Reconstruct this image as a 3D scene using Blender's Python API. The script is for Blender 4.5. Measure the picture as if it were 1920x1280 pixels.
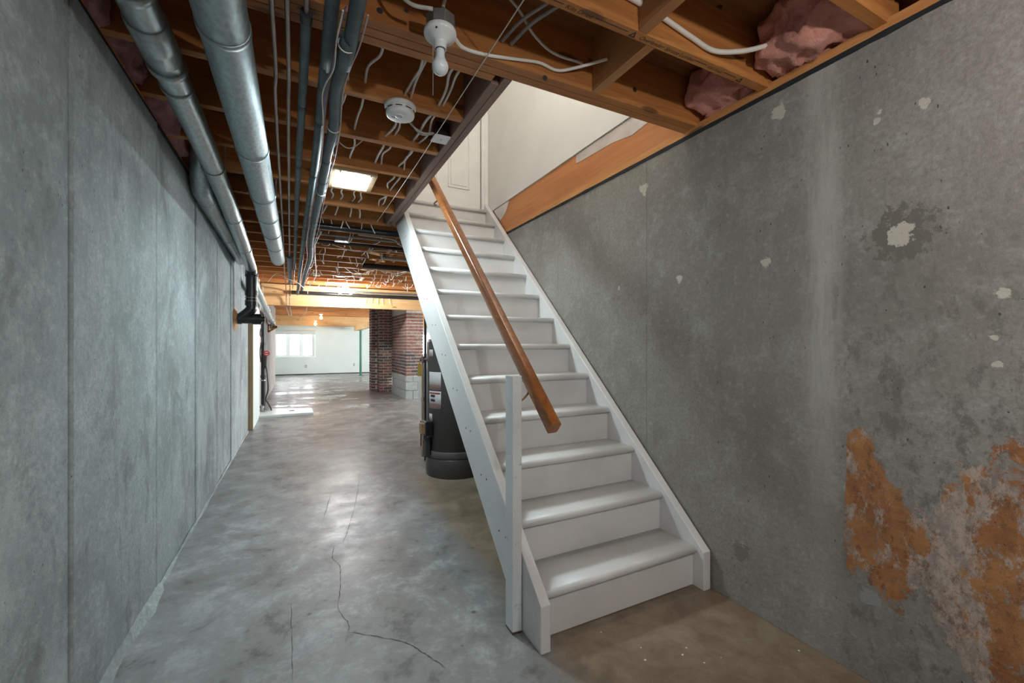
import bpy, math, random
from mathutils import Vector, noise
random.seed(7)
for o in list(bpy.data.objects): bpy.data.objects.remove(o)
S = bpy.context.scene; C = S.collection

# ------------------------------------------------------------------ camera
F_PX, CX, CY, TH, CAMH = 800., 960., 645., math.radians(26.68), 1.22
cd = bpy.data.cameras.new('camera'); cam = bpy.data.objects.new('camera', cd); C.objects.link(cam)
cd.sensor_width = 36; cd.lens = 36 * F_PX / 1920; cd.shift_y = (CY - 640) / 1920; cd.clip_start = .02
cam.location = (0, 0, CAMH); cam.rotation_euler = (math.pi / 2, 0, -TH)
S.camera = cam
# ------------------------------------------------------------------ world, exposure, light
w = bpy.data.worlds.new('world'); S.world = w; w.use_nodes = True
bg = w.node_tree.nodes['Background']; bg.inputs[0].default_value = (.92, .97, 1, 1); bg.inputs[1].default_value = 6.0
S.view_settings.view_transform = 'Standard'; S.view_settings.look = 'None'
S.view_settings.exposure = 0.42; S.view_settings.gamma = 1; S.view_settings.use_curve_mapping = False
def light(name, kind, loc, power, col, rot=(0, 0, 0), size=.1, sy=None):
    l = bpy.data.lights.new(name, kind); l.energy = power; l.color = col
    if kind == 'AREA':
        l.shape = 'RECTANGLE'; l.size = size; l.size_y = sy or size
    else: l.shadow_soft_size = size
    o = bpy.data.objects.new(name, l); o.location = loc; o.rotation_euler = rot; C.objects.link(o); return o
# bare bulb of the near basement bay (behind the photographer), the stairwell lamp upstairs, daylight at the two farther side windows plus an added nearer fill
light('bay_bulb_light', 'POINT', (1.12, -.45, 1.96), 28, (1, .95, .89), size=.035)
light('rear_fill_light', 'POINT', (.10, -1.15, 2.22), 40, (.78, .92, 1), size=.035)  # added fill without a known source, brightens the left wall and floor
light('stairwell_lamp_light', 'POINT', (1.2, 1.95, 4.1), 26, (1, .95, .88), size=.12)
for yy in (7.7, 11.5, 15.5):  # the nearest is unseen and added to brighten the middle floor
    light('side_daylight_and_fill', 'AREA', (6.66, yy, 1.35), 185, (.88, .97, 1), (0, math.pi / 2, 0), 1.1, 2.4)
light('end_window_daylight', 'AREA', (-1.0, 16.4, 1.25), 40, (.88, .97, 1), (0, -math.pi / 2, 0), .9, 1.8)
L1_COL, L1_STR = (.78, .94, 1), 165
L2_STR, FARBULB_STR = 750, 40

# ------------------------------------------------------------------ helpers
def ray(px, py):
    u = (px - CX) / F_PX; s, c = math.sin(TH), math.cos(TH)
    return Vector((s + u * c, c - u * s, (CY - py) / F_PX))
def at(px, py, X=None, Y=None, Z=None):
    r = ray(px, py)
    d = X / r.x if X is not None else Y / r.y if Y is not None else (Z - CAMH) / r.z
    return Vector((r.x * d, r.y * d, CAMH + r.z * d))
class MB:
    def __init__(s): s.v = []; s.f = []; s.sm = []
    def add(s, vs, fs, smooth=False):
        n = len(s.v); s.v += [Vector(v) for v in vs]
        s.f += [tuple(i + n for i in f) for f in fs]; s.sm += [smooth] * len(fs); return s
    def box(s, x0, x1, y0, y1, z0, z1):
        return s.add([(x0,y0,z0),(x1,y0,z0),(x1,y1,z0),(x0,y1,z0),(x0,y0,z1),(x1,y0,z1),(x1,y1,z1),(x0,y1,z1)],
            [(0,3,2,1),(4,5,6,7),(0,1,5,4),(1,2,6,5),(2,3,7,6),(3,0,4,7)])
    def prism(s, poly, axis, a, b):                     # poly of 2D points, extruded along axis ('x': (y,z), 'y': (x,z), 'z': (x,y))
        def p3(p, t): return {'x': (t, p[0], p[1]), 'y': (p[0], t, p[1]), 'z': (p[0], p[1], t)}[axis]
        n = len(poly); vs = [p3(p, a) for p in poly] + [p3(p, b) for p in poly]
        fs = [tuple(range(n))[::-1], tuple(range(n, 2 * n))] + [(i, (i + 1) % n, n + (i + 1) % n, n + i) for i in range(n)]
        return s.add(vs, fs)
    def bar(s, a, b, wdt, hgt, up=(0, 0, 1)):
        a, b = Vector(a), Vector(b); t = (b - a).normalized(); sd = t.cross(Vector(up)).normalized(); u = sd.cross(t)
        vs = [q + sd * i * wdt / 2 + u * j * hgt / 2 for q in (a, b) for i, j in ((-1,-1),(1,-1),(1,1),(-1,1))]
        return s.add(vs, [(0,1,2,3),(7,6,5,4),(0,4,5,1),(1,5,6,2),(2,6,7,3),(3,7,4,0)])
    def tube(s, pts, r, n=10, caps=True):
        pts = [Vector(p) for p in pts]; m = len(pts); rr = r if isinstance(r, (list, tuple)) else [r] * m
        ref = Vector((0, 0, 1)); rings = []; pu = None
        for i in range(m):
            t = (pts[min(i + 1, m - 1)] - pts[max(i - 1, 0)])
            t = t.normalized() if t.length > 1e-9 else Vector((0, 1, 0))
            if pu is None:
                if abs(t.dot(ref)) > .95: ref = Vector((1, 0, 0))
                pu = (ref - t * ref.dot(t)).normalized()
            else:
                pu = (pu - t * pu.dot(t)); pu = pu.normalized() if pu.length > 1e-6 else Vector((1, 0, 0))
            sd = t.cross(pu)
            rings.append([pts[i] + (pu * math.cos(k * 2 * math.pi / n) + sd * math.sin(k * 2 * math.pi / n)) * rr[i] for k in range(n)])
        vs = [v for rg in rings for v in rg]
        fs = [(i * n + k, i * n + (k + 1) % n, (i + 1) * n + (k + 1) % n, (i + 1) * n + k) for i in range(m - 1) for k in range(n)]
        s.add(vs, fs, True)
        if caps:
            s.add(rings[0], [tuple(range(n))[::-1]]); s.add(rings[-1], [tuple(range(n))])
        return s
    def lathe(s, prof, o, n=32, smooth=True):           # profile (r, z) about the vertical axis at o
        o = Vector(o); vs = [o + Vector((r * math.cos(k * 2 * math.pi / n), r * math.sin(k * 2 * math.pi / n), z)) for r, z in prof for k in range(n)]
        m = len(prof)
        fs = [(i * n + k, i * n + (k + 1) % n, (i + 1) * n + (k + 1) % n, (i + 1) * n + k) for i in range(m - 1) for k in range(n)]
        s.add(vs, fs, smooth)
        s.add(vs[:n], [tuple(range(n))[::-1]]); s.add(vs[-n:], [tuple(range(n))]); return s
def spline(pts, k=6):
    pts = [Vector(p) for p in pts]; P = [2 * pts[0] - pts[1]] + pts + [2 * pts[-1] - pts[-2]]; out = []
    for i in range(1, len(P) - 2):
        a, b, c, d = P[i - 1:i + 3]
        for j in range(k):
            t = j / k
            out.append(.5 * ((2 * b) + (c - a) * t + (2 * a - 5 * b + 4 * c - d) * t * t + (3 * b - a - 3 * c + d) * t ** 3))
    return out + [pts[-1]]
WL = {}
def obj(name, mb, m, parent=None, bevel=0, seg=2, origin=None):
    if origin is None:
        xs = [v.x for v in mb.v]; ys = [v.y for v in mb.v]; zs = [v.z for v in mb.v]
        origin = Vector(((min(xs) + max(xs)) / 2, (min(ys) + max(ys)) / 2, min(zs)))
    origin = Vector(origin)
    me = bpy.data.meshes.new(name); me.from_pydata([v - origin for v in mb.v], [], mb.f)
    me.polygons.foreach_set('use_smooth', mb.sm); me.materials.append(m); me.update()
    o = bpy.data.objects.new(name, me); C.objects.link(o); place(o, origin, parent)
    if bevel:
        b = o.modifiers.new('bevel', 'BEVEL'); b.width = bevel; b.segments = seg; b.limit_method = 'ANGLE'; b.angle_limit = .7
    return o
def place(o, wl, parent=None):
    WL[o.name] = Vector(wl)
    if parent is not None:
        o.parent = parent; o.location = Vector(wl) - WL[parent.name]
    else: o.location = wl
    return o
def dup(o, wl, parent=None):
    c = o.copy(); C.objects.link(c); return place(c, wl, parent)
def thing(name, label, cat, loc, group=None):
    o = bpy.data.objects.new(name, None); o.empty_display_size = .1; C.objects.link(o); place(o, loc); return tag(o, label, cat, group)
def tag(o, label, cat, group=None):
    o['label'] = label; o['category'] = cat
    if group: o['group'] = group
    return o
def struct(o, label, cat='wall'):
    o['kind'] = 'structure'; o['label'] = label; o['category'] = cat; return o
ORD = ['first', 'second', 'third', 'fourth', 'fifth', 'sixth', 'seventh', 'eighth', 'ninth', 'tenth', 'eleventh', 'twelfth', 'thirteenth']

# ------------------------------------------------------------------ materials
class NT:
    def __init__(s, name):
        s.m = bpy.data.materials.new(name); s.m.use_nodes = True; s.t = s.m.node_tree; s.b = s.t.nodes['Principled BSDF']
    def n(s, kind, **kw):
        x = s.t.nodes.new('ShaderNode' + kind)
        for k, v in kw.items():
            if hasattr(x, k) and k not in x.inputs: setattr(x, k, v)
            else: s.set(x.inputs[k], v)
        return x
    def set(s, inp, v):
        if isinstance(v, bpy.types.NodeSocket): s.t.links.new(v, inp)
        else: inp.default_value = v
    def pos(s, scale=(1, 1, 1), obj=False):
        g = s.n('TexCoord').outputs['Object'] if obj else s.n('NewGeometry').outputs['Position']
        v = s.n('VectorMath', operation='MULTIPLY'); s.t.links.new(g, v.inputs[0]); v.inputs[1].default_value = scale; return v.outputs[0]
    def noise(s, vec, scale, detail=6, rough=.6, dist=0):
        x = s.n('TexNoise', Scale=scale, Detail=detail, Roughness=rough, Distortion=dist); s.t.links.new(vec, x.inputs['Vector']); return x.outputs[0]
    def ramp(s, fac, a, b, lo=0., hi=1.):               # smooth map
        x = s.n('MapRange', interpolation_type='SMOOTHSTEP'); s.set(x.inputs[0], fac)
        for i, v in zip((1, 2, 3, 4), (a, b, lo, hi)): x.inputs[i].default_value = v
        return x.outputs[0]
    def mix(s, fac, a, b, mode='MIX'):
        x = s.n('Mix', data_type='RGBA', blend_type=mode); s.set(x.inputs[0], fac)
        for i, v in ((6, a), (7, b)):
            if isinstance(v, (tuple, list)): x.inputs[i].default_value = (*v[:3], 1)
            else: s.t.links.new(v, x.inputs[i])
        return x.outputs[2]
    def math(s, op, a, b=0., c=0.):
        x = s.n('Math', operation=op); s.set(x.inputs[0], a); s.set(x.inputs[1], b); s.set(x.inputs[2], c); return x.outputs[0]
    def bump(s, h, strength=.3, dist=.01, normal=None):
        x = s.n('Bump', Strength=strength, Distance=dist); s.t.links.new(h, x.inputs['Height'])
        if normal: s.t.links.new(normal, x.inputs['Normal'])
        return x.outputs[0]
    def out(s, color=None, rough=None, metal=None, normal=None, **kw):
        b = s.b.inputs
        if color is not None:
            if isinstance(color, (tuple, list)): b['Base Color'].default_value = (*color[:3], 1)
            else: s.t.links.new(color, b['Base Color'])
        if rough is not None: s.set(b['Roughness'], rough)
        if metal is not None: s.set(b['Metallic'], metal)
        if normal is not None: s.t.links.new(normal, b['Normal'])
        for k, v in kw.items(): s.set(b[k], v)
        return s.m
def plain(name, col, rough=.5, metal=0, var=.12, scale=8, bump=0, **kw):
    t = NT(name); p = t.pos(); nz = t.noise(p, scale)
    c = t.mix(t.ramp(nz, .3, .7), tuple(x * (1 - var) for x in col), tuple(min(1, x * (1 + var)) for x in col))
    nm = t.bump(t.noise(p, scale * 12, 3), bump, .004) if bump else None
    return t.out(c, rough, metal, nm, **kw)
def emis(name, col, strength):
    t = NT(name); return t.out((.8, .8, .8), .5, **{'Emission Color': (*col, 1), 'Emission Strength': strength})

def concrete(name, base, dark, light_, rough=.85, streak=.5, side=False):
    t = NT(name); p = t.pos()
    big = t.noise(p, 1.1, 4, .6, .4); mid = t.noise(p, 5.5, 8, .72); fine = t.noise(p, 60, 4, .7)
    st = t.noise(t.pos((4, 4, .35)), 2.2, 5, .65)
    c = t.mix(t.ramp(big, .36, .66), dark, base)
    c = t.mix(t.ramp(mid, .45, .72, 0, .75), c, light_)
    c = t.mix(t.ramp(st, .5, .78, 0, streak), c, tuple(x * .62 for x in dark))
    c = t.mix(t.ramp(fine, .35, .65, .0, .6), c, tuple(x * .66 for x in base))
    gr = t.noise(p, 26, 9, .85); c = t.mix(t.ramp(gr, .50, .70, 0, .45), c, tuple(min(1, x * 1.2) for x in light_)); c = t.mix(t.ramp(gr, .32, .45, .5, 0), c, tuple(x * .5 for x in dark))
    vo = t.n('TexVoronoi', Scale=52.); t.t.links.new(t.pos((1, 1, .5)), vo.inputs['Vector'])
    sel = t.noise(p, 7, 5, .7); hole = t.math('MULTIPLY', t.ramp(t.math('ADD', vo.outputs['Distance'], t.math('MULTIPLY', t.noise(p, 130, 2), .22)), .20, .27, 1, 0), t.ramp(sel, .54, .62))
    c = t.mix(t.math('MULTIPLY', hole, .85), c, tuple(x * .22 for x in dark))
    h = t.math('SUBTRACT', t.math('ADD', t.math('MULTIPLY', mid, .5), t.math('MULTIPLY', fine, .5)), t.math('MULTIPLY', hole, 1.2))
    return t, p, c, h, mid, fine
M = {}
t, p, c, h, mid, fine = concrete('concrete_cool', (.375, .425, .425), (.235, .262, .262), (.52, .575, .57))
blot = t.noise(t.pos((1, 1, .6)), 2.6, 7, .75, .8)
c = t.mix(t.ramp(blot, .53, .66, 0, .6), c, (.15, .155, .15)); c = t.mix(t.ramp(t.noise(t.pos((1, 1, .45)), 1.7, 5, .65, .6), .55, .68, 0, .6), c, (.50, .56, .56))
M['conc_left'] = t.out(c, .88, 0, t.bump(h, .45, .012))
t, p, c, h, mid, fine = concrete('concrete_block_base', (.42, .45, .44), (.32, .35, .34), (.55, .58, .57))
M['block'] = t.out(c, .9, 0, t.bump(h, .4, .008))
t, p, c, h, mid, fine = concrete('concrete_pink_grey', (.50, .46, .44), (.42, .36, .34), (.62, .62, .60), streak=.6)
M['conc_far'] = t.out(c, .85, 0, t.bump(h, .3, .008))
# right-hand wall: warm grey concrete with peeled paint and rust
t, p, c, h, mid, fine = concrete('concrete_warm_rusted', (.30, .275, .245), (.228, .207, .182), (.385, .37, .338), streak=.3)
sx = t.n('SeparateXYZ'); t.t.links.new(t.n('NewGeometry').outputs['Position'], sx.inputs[0]); Yc, Zc = sx.outputs[1], sx.outputs[2]
def fcurve(t, x, pts, lo, hi):                          # piecewise curve y(x), x in lo..hi mapped to 0..1, y in 0..1
    n = t.n('FloatCurve'); t.set(n.inputs['Value'], t.ramp_lin(x, lo, hi)); cv = n.mapping.curves[0]
    cv.points[0].location = (0, pts[0][1]); cv.points[1].location = (1, pts[-1][1])
    for a, b in pts[1:-1]: cv.points.new((a - lo) / (hi - lo), b)
    for q in cv.points: q.handle_type = 'VECTOR'
    n.mapping.update(); return n.outputs[0]
def ramp_lin(s, x, lo, hi):
    n = s.n('MapRange'); s.set(n.inputs[0], x); n.inputs[1].default_value = lo; n.inputs[2].default_value = hi; return n.outputs[0]
NT.ramp_lin = ramp_lin
up = fcurve(t, Yc, [(-.6, .9), (.30, .95), (.45, .93), (.50, .86), (.56, .84), (.63, .66), (.68, .64), (.73, .72), (.77, .78), (.80, .90), (.87, .91), (.89, .0), (1.0, .0)], -.6, 1.0)
lo = fcurve(t, Yc, [(-.6, .02), (.30, .02), (.44, .06), (.50, .10), (.57, .24), (.62, .36), (.66, .46), (.70, .33), (.76, .31), (.82, .38), (.87, .40), (.89, .5), (1.0, .5)], -.6, 1.0)
edge = t.math('MULTIPLY', t.math('SUBTRACT', t.noise(p, 16, 8, .75), .5), .42)
a = t.ramp(t.math('ADD', t.math('SUBTRACT', up, Zc), edge), -.004, .004); b = t.ramp(t.math('ADD', t.math('SUBTRACT', Zc, lo), edge), -.004, .004)
mk = t.math('MULTIPLY', a, b)
rustn = t.noise(t.pos((1, 1.2, .7)), 9, 9, .78, .3); hole_ = t.ramp(t.noise(p, 11, 8, .8, .5), .585, .60)
bias = t.ramp(Yc, .60, .72, 0, .085); bias2 = t.ramp(Yc, .45, .60, .055, -.03)
rsel = t.ramp(t.math('ADD', t.math('ADD', t.math('MULTIPLY', rustn, .6), t.math('MULTIPLY', t.noise(t.pos((1, 1, .6)), 34, 8, .85), .4)), t.math('ADD', bias, bias2)), .50, .55)
rcol = t.mix(t.ramp(t.noise(p, 7, 6, .7), .38, .62), (.42, .19, .07), (.29, .115, .042))
peel = t.mix(rsel, t.mix(t.ramp(t.noise(t.pos((1, 1, .5)), 26, 6, .8), .42, .6), (.46, .355, .295), (.28, .235, .205)), rcol)
peel = t.mix(t.ramp(t.noise(t.pos((1, 1, .7)), 24, 7, .85), .50, .64, 0, .75), peel, (.13, .062, .032))
mk = t.math('MULTIPLY', mk, t.math('SUBTRACT', 1., t.math('MULTIPLY', hole_, .8)))
rim = t.math('MULTIPLY', t.ramp(t.math('ADD', t.math('SUBTRACT', up, Zc), edge), -.12, 0), t.ramp(t.noise(p, 14, 6, .75), .48, .6))
yst = t.math('MULTIPLY', t.ramp(Yc, .86, .90, 1, 0), t.ramp(Zc, 1.05, 1.9, .55, .0))
mold = t.math('MULTIPLY', yst, t.ramp(t.noise(t.pos((1, 1, .6)), 13, 7, .78), .50, .60))
band = t.math('MULTIPLY', t.math('MULTIPLY', t.ramp(Yc, .86, .93), t.ramp(Yc, .97, 1.06, 1, 0)), t.ramp(Zc, .35, 1.3, .15, .65))
c = t.mix(t.math('MULTIPLY', band, t.ramp(t.noise(t.pos((1, 3, .4)), 5, 6, .7), .3, .6)), c, (.46, .44, .40))
c = t.mix(mold, c, (.105, .095, .082))
c = t.mix(mk, c, peel)
def spot(t, y, z, r, col, c, wob=1.):
    d = t.n('VectorMath', operation='DISTANCE'); cmb = t.n('CombineXYZ'); t.set(cmb.inputs[1], Yc); t.set(cmb.inputs[2], Zc)
    t.t.links.new(cmb.outputs[0], d.inputs[0]); d.inputs[1].default_value = (0, y, z)
    dd = t.math('ADD', d.outputs['Value'], t.math('MULTIPLY', t.math('SUBTRACT', t.noise(p, 32, 5, .7), .5), r * 3.2 * wob))
    return t.mix(t.ramp(dd, r * .9, r * 1.1, 1, 0), c, col)
c = spot(t, .708, 1.60, .085, (.16, .145, .125), c)
for y, z, r in ((.712, 1.598, .036), (.768, 2.045, .011), (.776, 2.016, .012), (.652, 2.015, .016), (1.184, 1.581, .022), (1.656, 1.575, .02), (2.15, 1.581, .014), (.475, 1.37, .017), (.49, 1.24, .010), (.485, 1.16, .011), (1.13, 2.22, .03), (1.93, 2.15, .03)):
    c = spot(t, y, z, r, (.52, .47, .40), c)
c = spot(t, .80, .30, .03, (.30, .30, .29), c); c = spot(t, 1.30, .25, .04, (.19, .16, .138), c)
M['conc_right'] = t.out(c, .9, 0, t.bump(t.math('ADD', h, t.math('MULTIPLY', mk, .8)), .5, .012))
# floor
t = NT('concrete_floor'); p = t.pos()
big = t.noise(p, .9, 5, .6, .5); mid = t.noise(p, 4, 9, .75, .3); fine = t.noise(p, 45, 5, .7)
c = t.mix(t.ramp(big, .35, .65), (.20, .195, .188), (.275, .282, .28))
c = t.mix(t.ramp(mid, .47, .66, 0, .9), c, (.38, .40, .40)); c = t.mix(t.ramp(mid, .33, .47, .85, 0), c, (.105, .097, .09))
c = t.mix(t.ramp(fine, .4, .7, 0, .25), c, (.15, .14, .13))
sx = t.n('SeparateXYZ'); t.t.links.new(t.n('NewGeometry').outputs['Position'], sx.inputs[0])
brn_shade = t.ramp(t.math('ADD', sx.outputs[0], t.math('MULTIPLY', t.math('SUBTRACT', mid, .5), .35)), .78, 1.02)  # warm shade beside and under the stair, painted as a brown tint
brn_shade = t.math('MULTIPLY', brn_shade, t.ramp(sx.outputs[1], 3.6, 4.6, 1, 0))
c = t.mix(t.math('MULTIPLY', brn_shade, .9), c, t.mix(t.ramp(mid, .35, .65), (.165, .112, .066), (.27, .20, .132)))
vo = t.n('TexVoronoi', Scale=7.); t.t.links.new(p, vo.inputs['Vector'])
sp = t.math('MULTIPLY', t.ramp(vo.outputs['Distance'], .05, .11, 1, 0), t.ramp(t.noise(p, 2.2, 2), .5, .6))
c = t.mix(t.math('MULTIPLY', sp, .8), c, (.075, .055, .035))
wet = t.math('MULTIPLY', t.ramp(t.noise(t.pos((.7, 1, 1)), 1.3, 4, .6), .5, .6), t.ramp(sx.outputs[1], 7.5, 9, 0, 1))
rg = t.math('SUBTRACT', t.ramp(t.noise(p, 3, 6, .7), .3, .7, .29, .48), t.math('MULTIPLY', wet, .22))
M['floor'] = t.out(c, rg, 0, t.bump(t.math('ADD', mid, t.math('MULTIPLY', fine, .4)), .12, .01), **{'Specular IOR Level': .5})
# timber
def wood(name, c1, c2, c3, axis='x', rough=.6, knots=True):
    t = NT(name); sc = {'x': (1.2, 22, 22), 'y': (22, 1.2, 22), 'z': (22, 22, 1.2)}[axis]; k = {'x': (1.6, 6, 6), 'y': (6, 1.6, 6), 'z': (6, 6, 1.6)}[axis]
    g = t.noise(t.pos(sc), 1.5, 7, .68, .6); b = t.noise(t.pos(k), .8, 4)
    c = t.mix(t.ramp(g, .32, .70), c1, c2); c = t.mix(t.ramp(b, .38, .68), c, t.mix(.55, c, c3))
    if knots:
        vo = t.n('TexVoronoi', Scale=1.6); t.t.links.new(t.pos(k), vo.inputs['Vector'])
        kn = t.ramp(vo.outputs['Distance'], .09, .17, .85, 0); c = t.mix(kn, c, tuple(x * .3 for x in c1))
    return t.out(c, rough, 0, t.bump(g, .2, .004))
M['joist'] = wood('joist_pine', (.43, .165, .042), (.60, .255, .072), (.28, .092, .022))
M['joist_y'] = wood('blocking_pine', (.38, .165, .055), (.50, .235, .085), (.30, .12, .04), 'y')
M['header'] = wood('header_dark_timber', (.20, .115, .085), (.30, .185, .14), (.14, .075, .06), 'y')
M['beam'] = wood('beam_pine', (.62, .36, .15), (.76, .49, .24), (.52, .27, .10))
M['beam_y'] = wood('beam_pine_lengthwise', (.66, .42, .18), (.80, .56, .28), (.60, .36, .14), 'y')
M['sill'] = wood('sill_orange_pine', (.58, .25, .08), (.72, .36, .13), (.48, .18, .055), 'y')
M['rim'] = wood('rim_orange_pine', (.55, .215, .075), (.66, .28, .10), (.44, .15, .05), 'y')
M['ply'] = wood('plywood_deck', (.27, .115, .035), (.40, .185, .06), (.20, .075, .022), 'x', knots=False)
M['rail'] = wood('handrail_varnished_oak', (.26, .085, .022), (.40, .145, .038), (.20, .06, .016), 'y', .22, False)
M['stud'] = wood('stud_brown', (.42, .30, .17), (.52, .40, .24), (.34, .22, .11), 'z')
def paint(name, base, worn, amt, foot=False):
    t = NT(name); p = t.pos(); n1 = t.noise(p, 30, 8, .8); n2 = t.noise(p, 3, 4)
    c = t.mix(t.ramp(n2, .35, .7), base, tuple(x * .9 for x in base)); c = t.mix(t.ramp(n1, .66 - amt, .70 - amt, 0, .7), c, worn)
    if foot:
        s_ = t.n('SeparateXYZ'); t.t.links.new(t.n('NewGeometry').outputs['Position'], s_.inputs[0])
        c = t.mix(t.ramp(t.math('ADD', s_.outputs[2], t.math('MULTIPLY', n2, .03)), .026, .032, 1, 0), c, (.09, .04, .02))
    return t.out(c, .38, 0, t.bump(t.noise(p, 90, 4), .12, .003))
M['white'] = paint('stair_white_paint', (.71, .70, .685), (.55, .53, .50), 0.0)
M['white_foot'] = paint('post_white_paint_chipped', (.72, .74, .73), (.30, .31, .31), .06, True)
M['trimwhite'] = plain('trim_white', (.80, .79, .76), .45, var=.03)
M['drywall'] = plain('drywall_white', (.80, .785, .75), .8, var=.03, scale=2, bump=.05)
M['farwall'] = plain('far_wall_white', (.62, .68, .655), .8, var=.03, scale=2)
def galv(name, col, rough):
    t = NT(name); p = t.pos(); vo = t.n('TexVoronoi', Scale=70., feature='F1'); t.t.links.new(t.pos((1, .5, 1)), vo.inputs['Vector'])
    n1 = t.noise(t.pos((1, .5, 1)), 6, 7, .7); f = t.math('ADD', t.math('MULTIPLY', vo.outputs['Distance'], .5), t.math('MULTIPLY', n1, .6))
    c = t.mix(t.ramp(f, .3, .8), tuple(x * .72 for x in col), col)
    return t.out(c, t.ramp(n1, .3, .7, rough - .06, rough + .10), .92, t.bump(n1, .02, .002))
M['galv'] = galv('galvanised_steel', (.40, .475, .49), .46)
M['galv2'] = galv('galvanised_bright', (.48, .55, .56), .33)
M['steel'] = plain('steel_box', (.42, .45, .45), .4, .85)
M['copper'] = plain('tarnished_copper', (.30, .24, .22), .4, .8)
M['insul'] = plain('grey_pipe_foam', (.085, .115, .122), .62, var=.25, scale=14, bump=.1)
M['tape'] = plain('black_tape', (.02, .022, .024), .5)
M['abs'] = plain('black_abs_plastic', (.016, .017, .018), .28, var=.2)
M['gasket'] = plain('black_sill_gasket', (.012, .015, .018), .7)
M['cable'] = plain('white_cable', (.66, .62, .57), .45, var=.1, scale=30)
M['cable_new'] = plain('bright_white_cable', (.82, .79, .73), .4, var=.05)
M['cable_grey'] = plain('grey_cable', (.34, .33, .32), .5)
M['purple'] = plain('purple_wire', (.23, .15, .26), .5)
M['pink_wire'] = plain('mauve_wire', (.48, .37, .40), .5)
def fluff(name, c1, c2):
    t = NT(name); p = t.pos(); n = t.noise(p, 9, 9, .78, .6); n2 = t.noise(p, 60, 4, .7)
    c = t.mix(t.ramp(n, .33, .68), c2, c1); c = t.mix(t.ramp(n2, .4, .7, 0, .3), c, tuple(min(1, x * 1.15) for x in c1))
    return t.out(c, .95, 0, t.bump(t.math('ADD', n, t.math('MULTIPLY', n2, .4)), .9, .03), **{'Sheen Weight': .1})
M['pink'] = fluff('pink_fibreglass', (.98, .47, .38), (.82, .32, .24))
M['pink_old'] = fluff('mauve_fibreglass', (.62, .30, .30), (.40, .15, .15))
M['poly'] = plain('vapour_barrier_plastic', (.80, .70, .66), .25, **{'Transmission Weight': .45, 'Alpha': .75})
M['porcelain'] = plain('porcelain_white', (.78, .79, .78), .18, var=.02)
M['bulbglass'] = plain('bulb_frosted_glass', (.76, .80, .80), .12, var=.02)
M['plastic'] = plain('alarm_white_plastic', (.78, .79, .78), .4, var=.03)
M['darkmark'] = plain('dark_print', (.03, .03, .03), .6)
M['ink'] = plain('lumber_stamp_ink', (.05, .028, .015), .8)
M['heater'] = plain('heater_brown_enamel', (.062, .052, .047), .42, .25, var=.08, scale=3)
M['heater_band'] = plain('heater_grey_band', (.11, .105, .10), .45, .2)
M['label'] = plain('label_paper', (.50, .47, .46), .6, var=.06, scale=60)
M['red'] = plain('red_enamel', (.50, .04, .06), .4)
M['redprint'] = plain('red_print', (.42, .10, .08), .6)
M['tan'] = plain('relief_pipe_copper', (.42, .27, .18), .4, .5)
M['brass'] = plain('brown_valve_box', (.30, .18, .10), .5)
M['yellow'] = plain('yellow_tag', (.36, .23, .04), .5)
M['green'] = plain('green_post_paint', (.012, .13, .085), .4)
M['pan'] = plain('white_acrylic_pan', (.74, .79, .79), .25, var=.02)
M['framewood'] = wood('fixture_wood_frame', (.42, .28, .15), (.52, .36, .20), (.36, .22, .11))
M['cream'] = plain('fixture_cream_metal', (.82, .76, .62), .45, var=.03)
M['glass'] = NT('window_glass').out((1, 1, 1), .0, 0, **{'Transmission Weight': 1., 'IOR': 1.05})
M['upvc'] = plain('window_white_frame', (.80, .86, .85), .4, var=.02)
M['blind'] = plain('blind_grey_fabric', (.52, .56, .54), .8, var=.03)
M['mortar'] = plain('mortar_grey', (.52, .49, .46), .95, var=.2, scale=25, bump=.3)
M['lens'] = emis('lit_fixture_lens', L1_COL, L1_STR)
M['lit'] = emis('lit_white_bulb', (.95, .98, 1), L2_STR)
M['litwarm'] = emis('lit_warm_bulb', (1, .55, .20), FARBULB_STR)
brick_m = []
for i, col in enumerate([(.215, .105, .082), (.26, .135, .105), (.18, .085, .068), (.105, .082, .078), (.075, .066, .066), (.36, .24, .19), (.28, .19, .145)]):
    brick_m.append(plain('brick_clay_' + 'abcdefg'[i], col, .9, var=.3, scale=22, bump=.3))

# ------------------------------------------------------------------ the setting
XL, XR, WT = -.625, 1.85, 2.31
ZJ, ZD = 2.35, 2.585                                     # underside of joists, underside of deck
fl = struct(obj('floor', MB().box(-1.3, 6.9, -2.4, 19.4, -.12, 0), M['floor']), 'smooth grey concrete floor with brown stains, painted-in brown stair shade and hairline cracks', 'floor')
def ribbon(pts, wd, z=.0012):
    mb = MB(); q = spline(pts, 9); n = len(q); vs = []
    for i in range(n):
        t_ = (q[min(i + 1, n - 1)] - q[max(i - 1, 0)]).normalized(); sd = Vector((-t_.y, t_.x, 0)); e = random.uniform(.25, 1) * wd * min(1, (i + .3) / 4, (n - i - .6) / 4)
        jit = sd * random.uniform(-.0025, .0025)
        vs += [q[i] + jit + sd * e + Vector((0, 0, z)), q[i] + jit - sd * e + Vector((0, 0, z))]
    mb.add(vs, [(2 * i, 2 * i + 1, 2 * i + 3, 2 * i + 2) for i in range(n - 1)]); return mb
for pts in ([(675, 870), (670, 925), (655, 985), (642, 1020)], [(627, 1022), (623, 1045), (637, 1062), (638, 1100), (635, 1140), (654, 1170), (652, 1185)],
            [(652, 1185), (700, 1192), (760, 1205), (800, 1228), (840, 1255)], [(545, 1123), (547, 1190), (548, 1279)], [(622, 918), (602, 990)]):
    obj('crack', ribbon([at(a, b, Z=0) for a, b in pts], .0022), M['darkmark'], fl)
rngp = random.Random(3)
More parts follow.
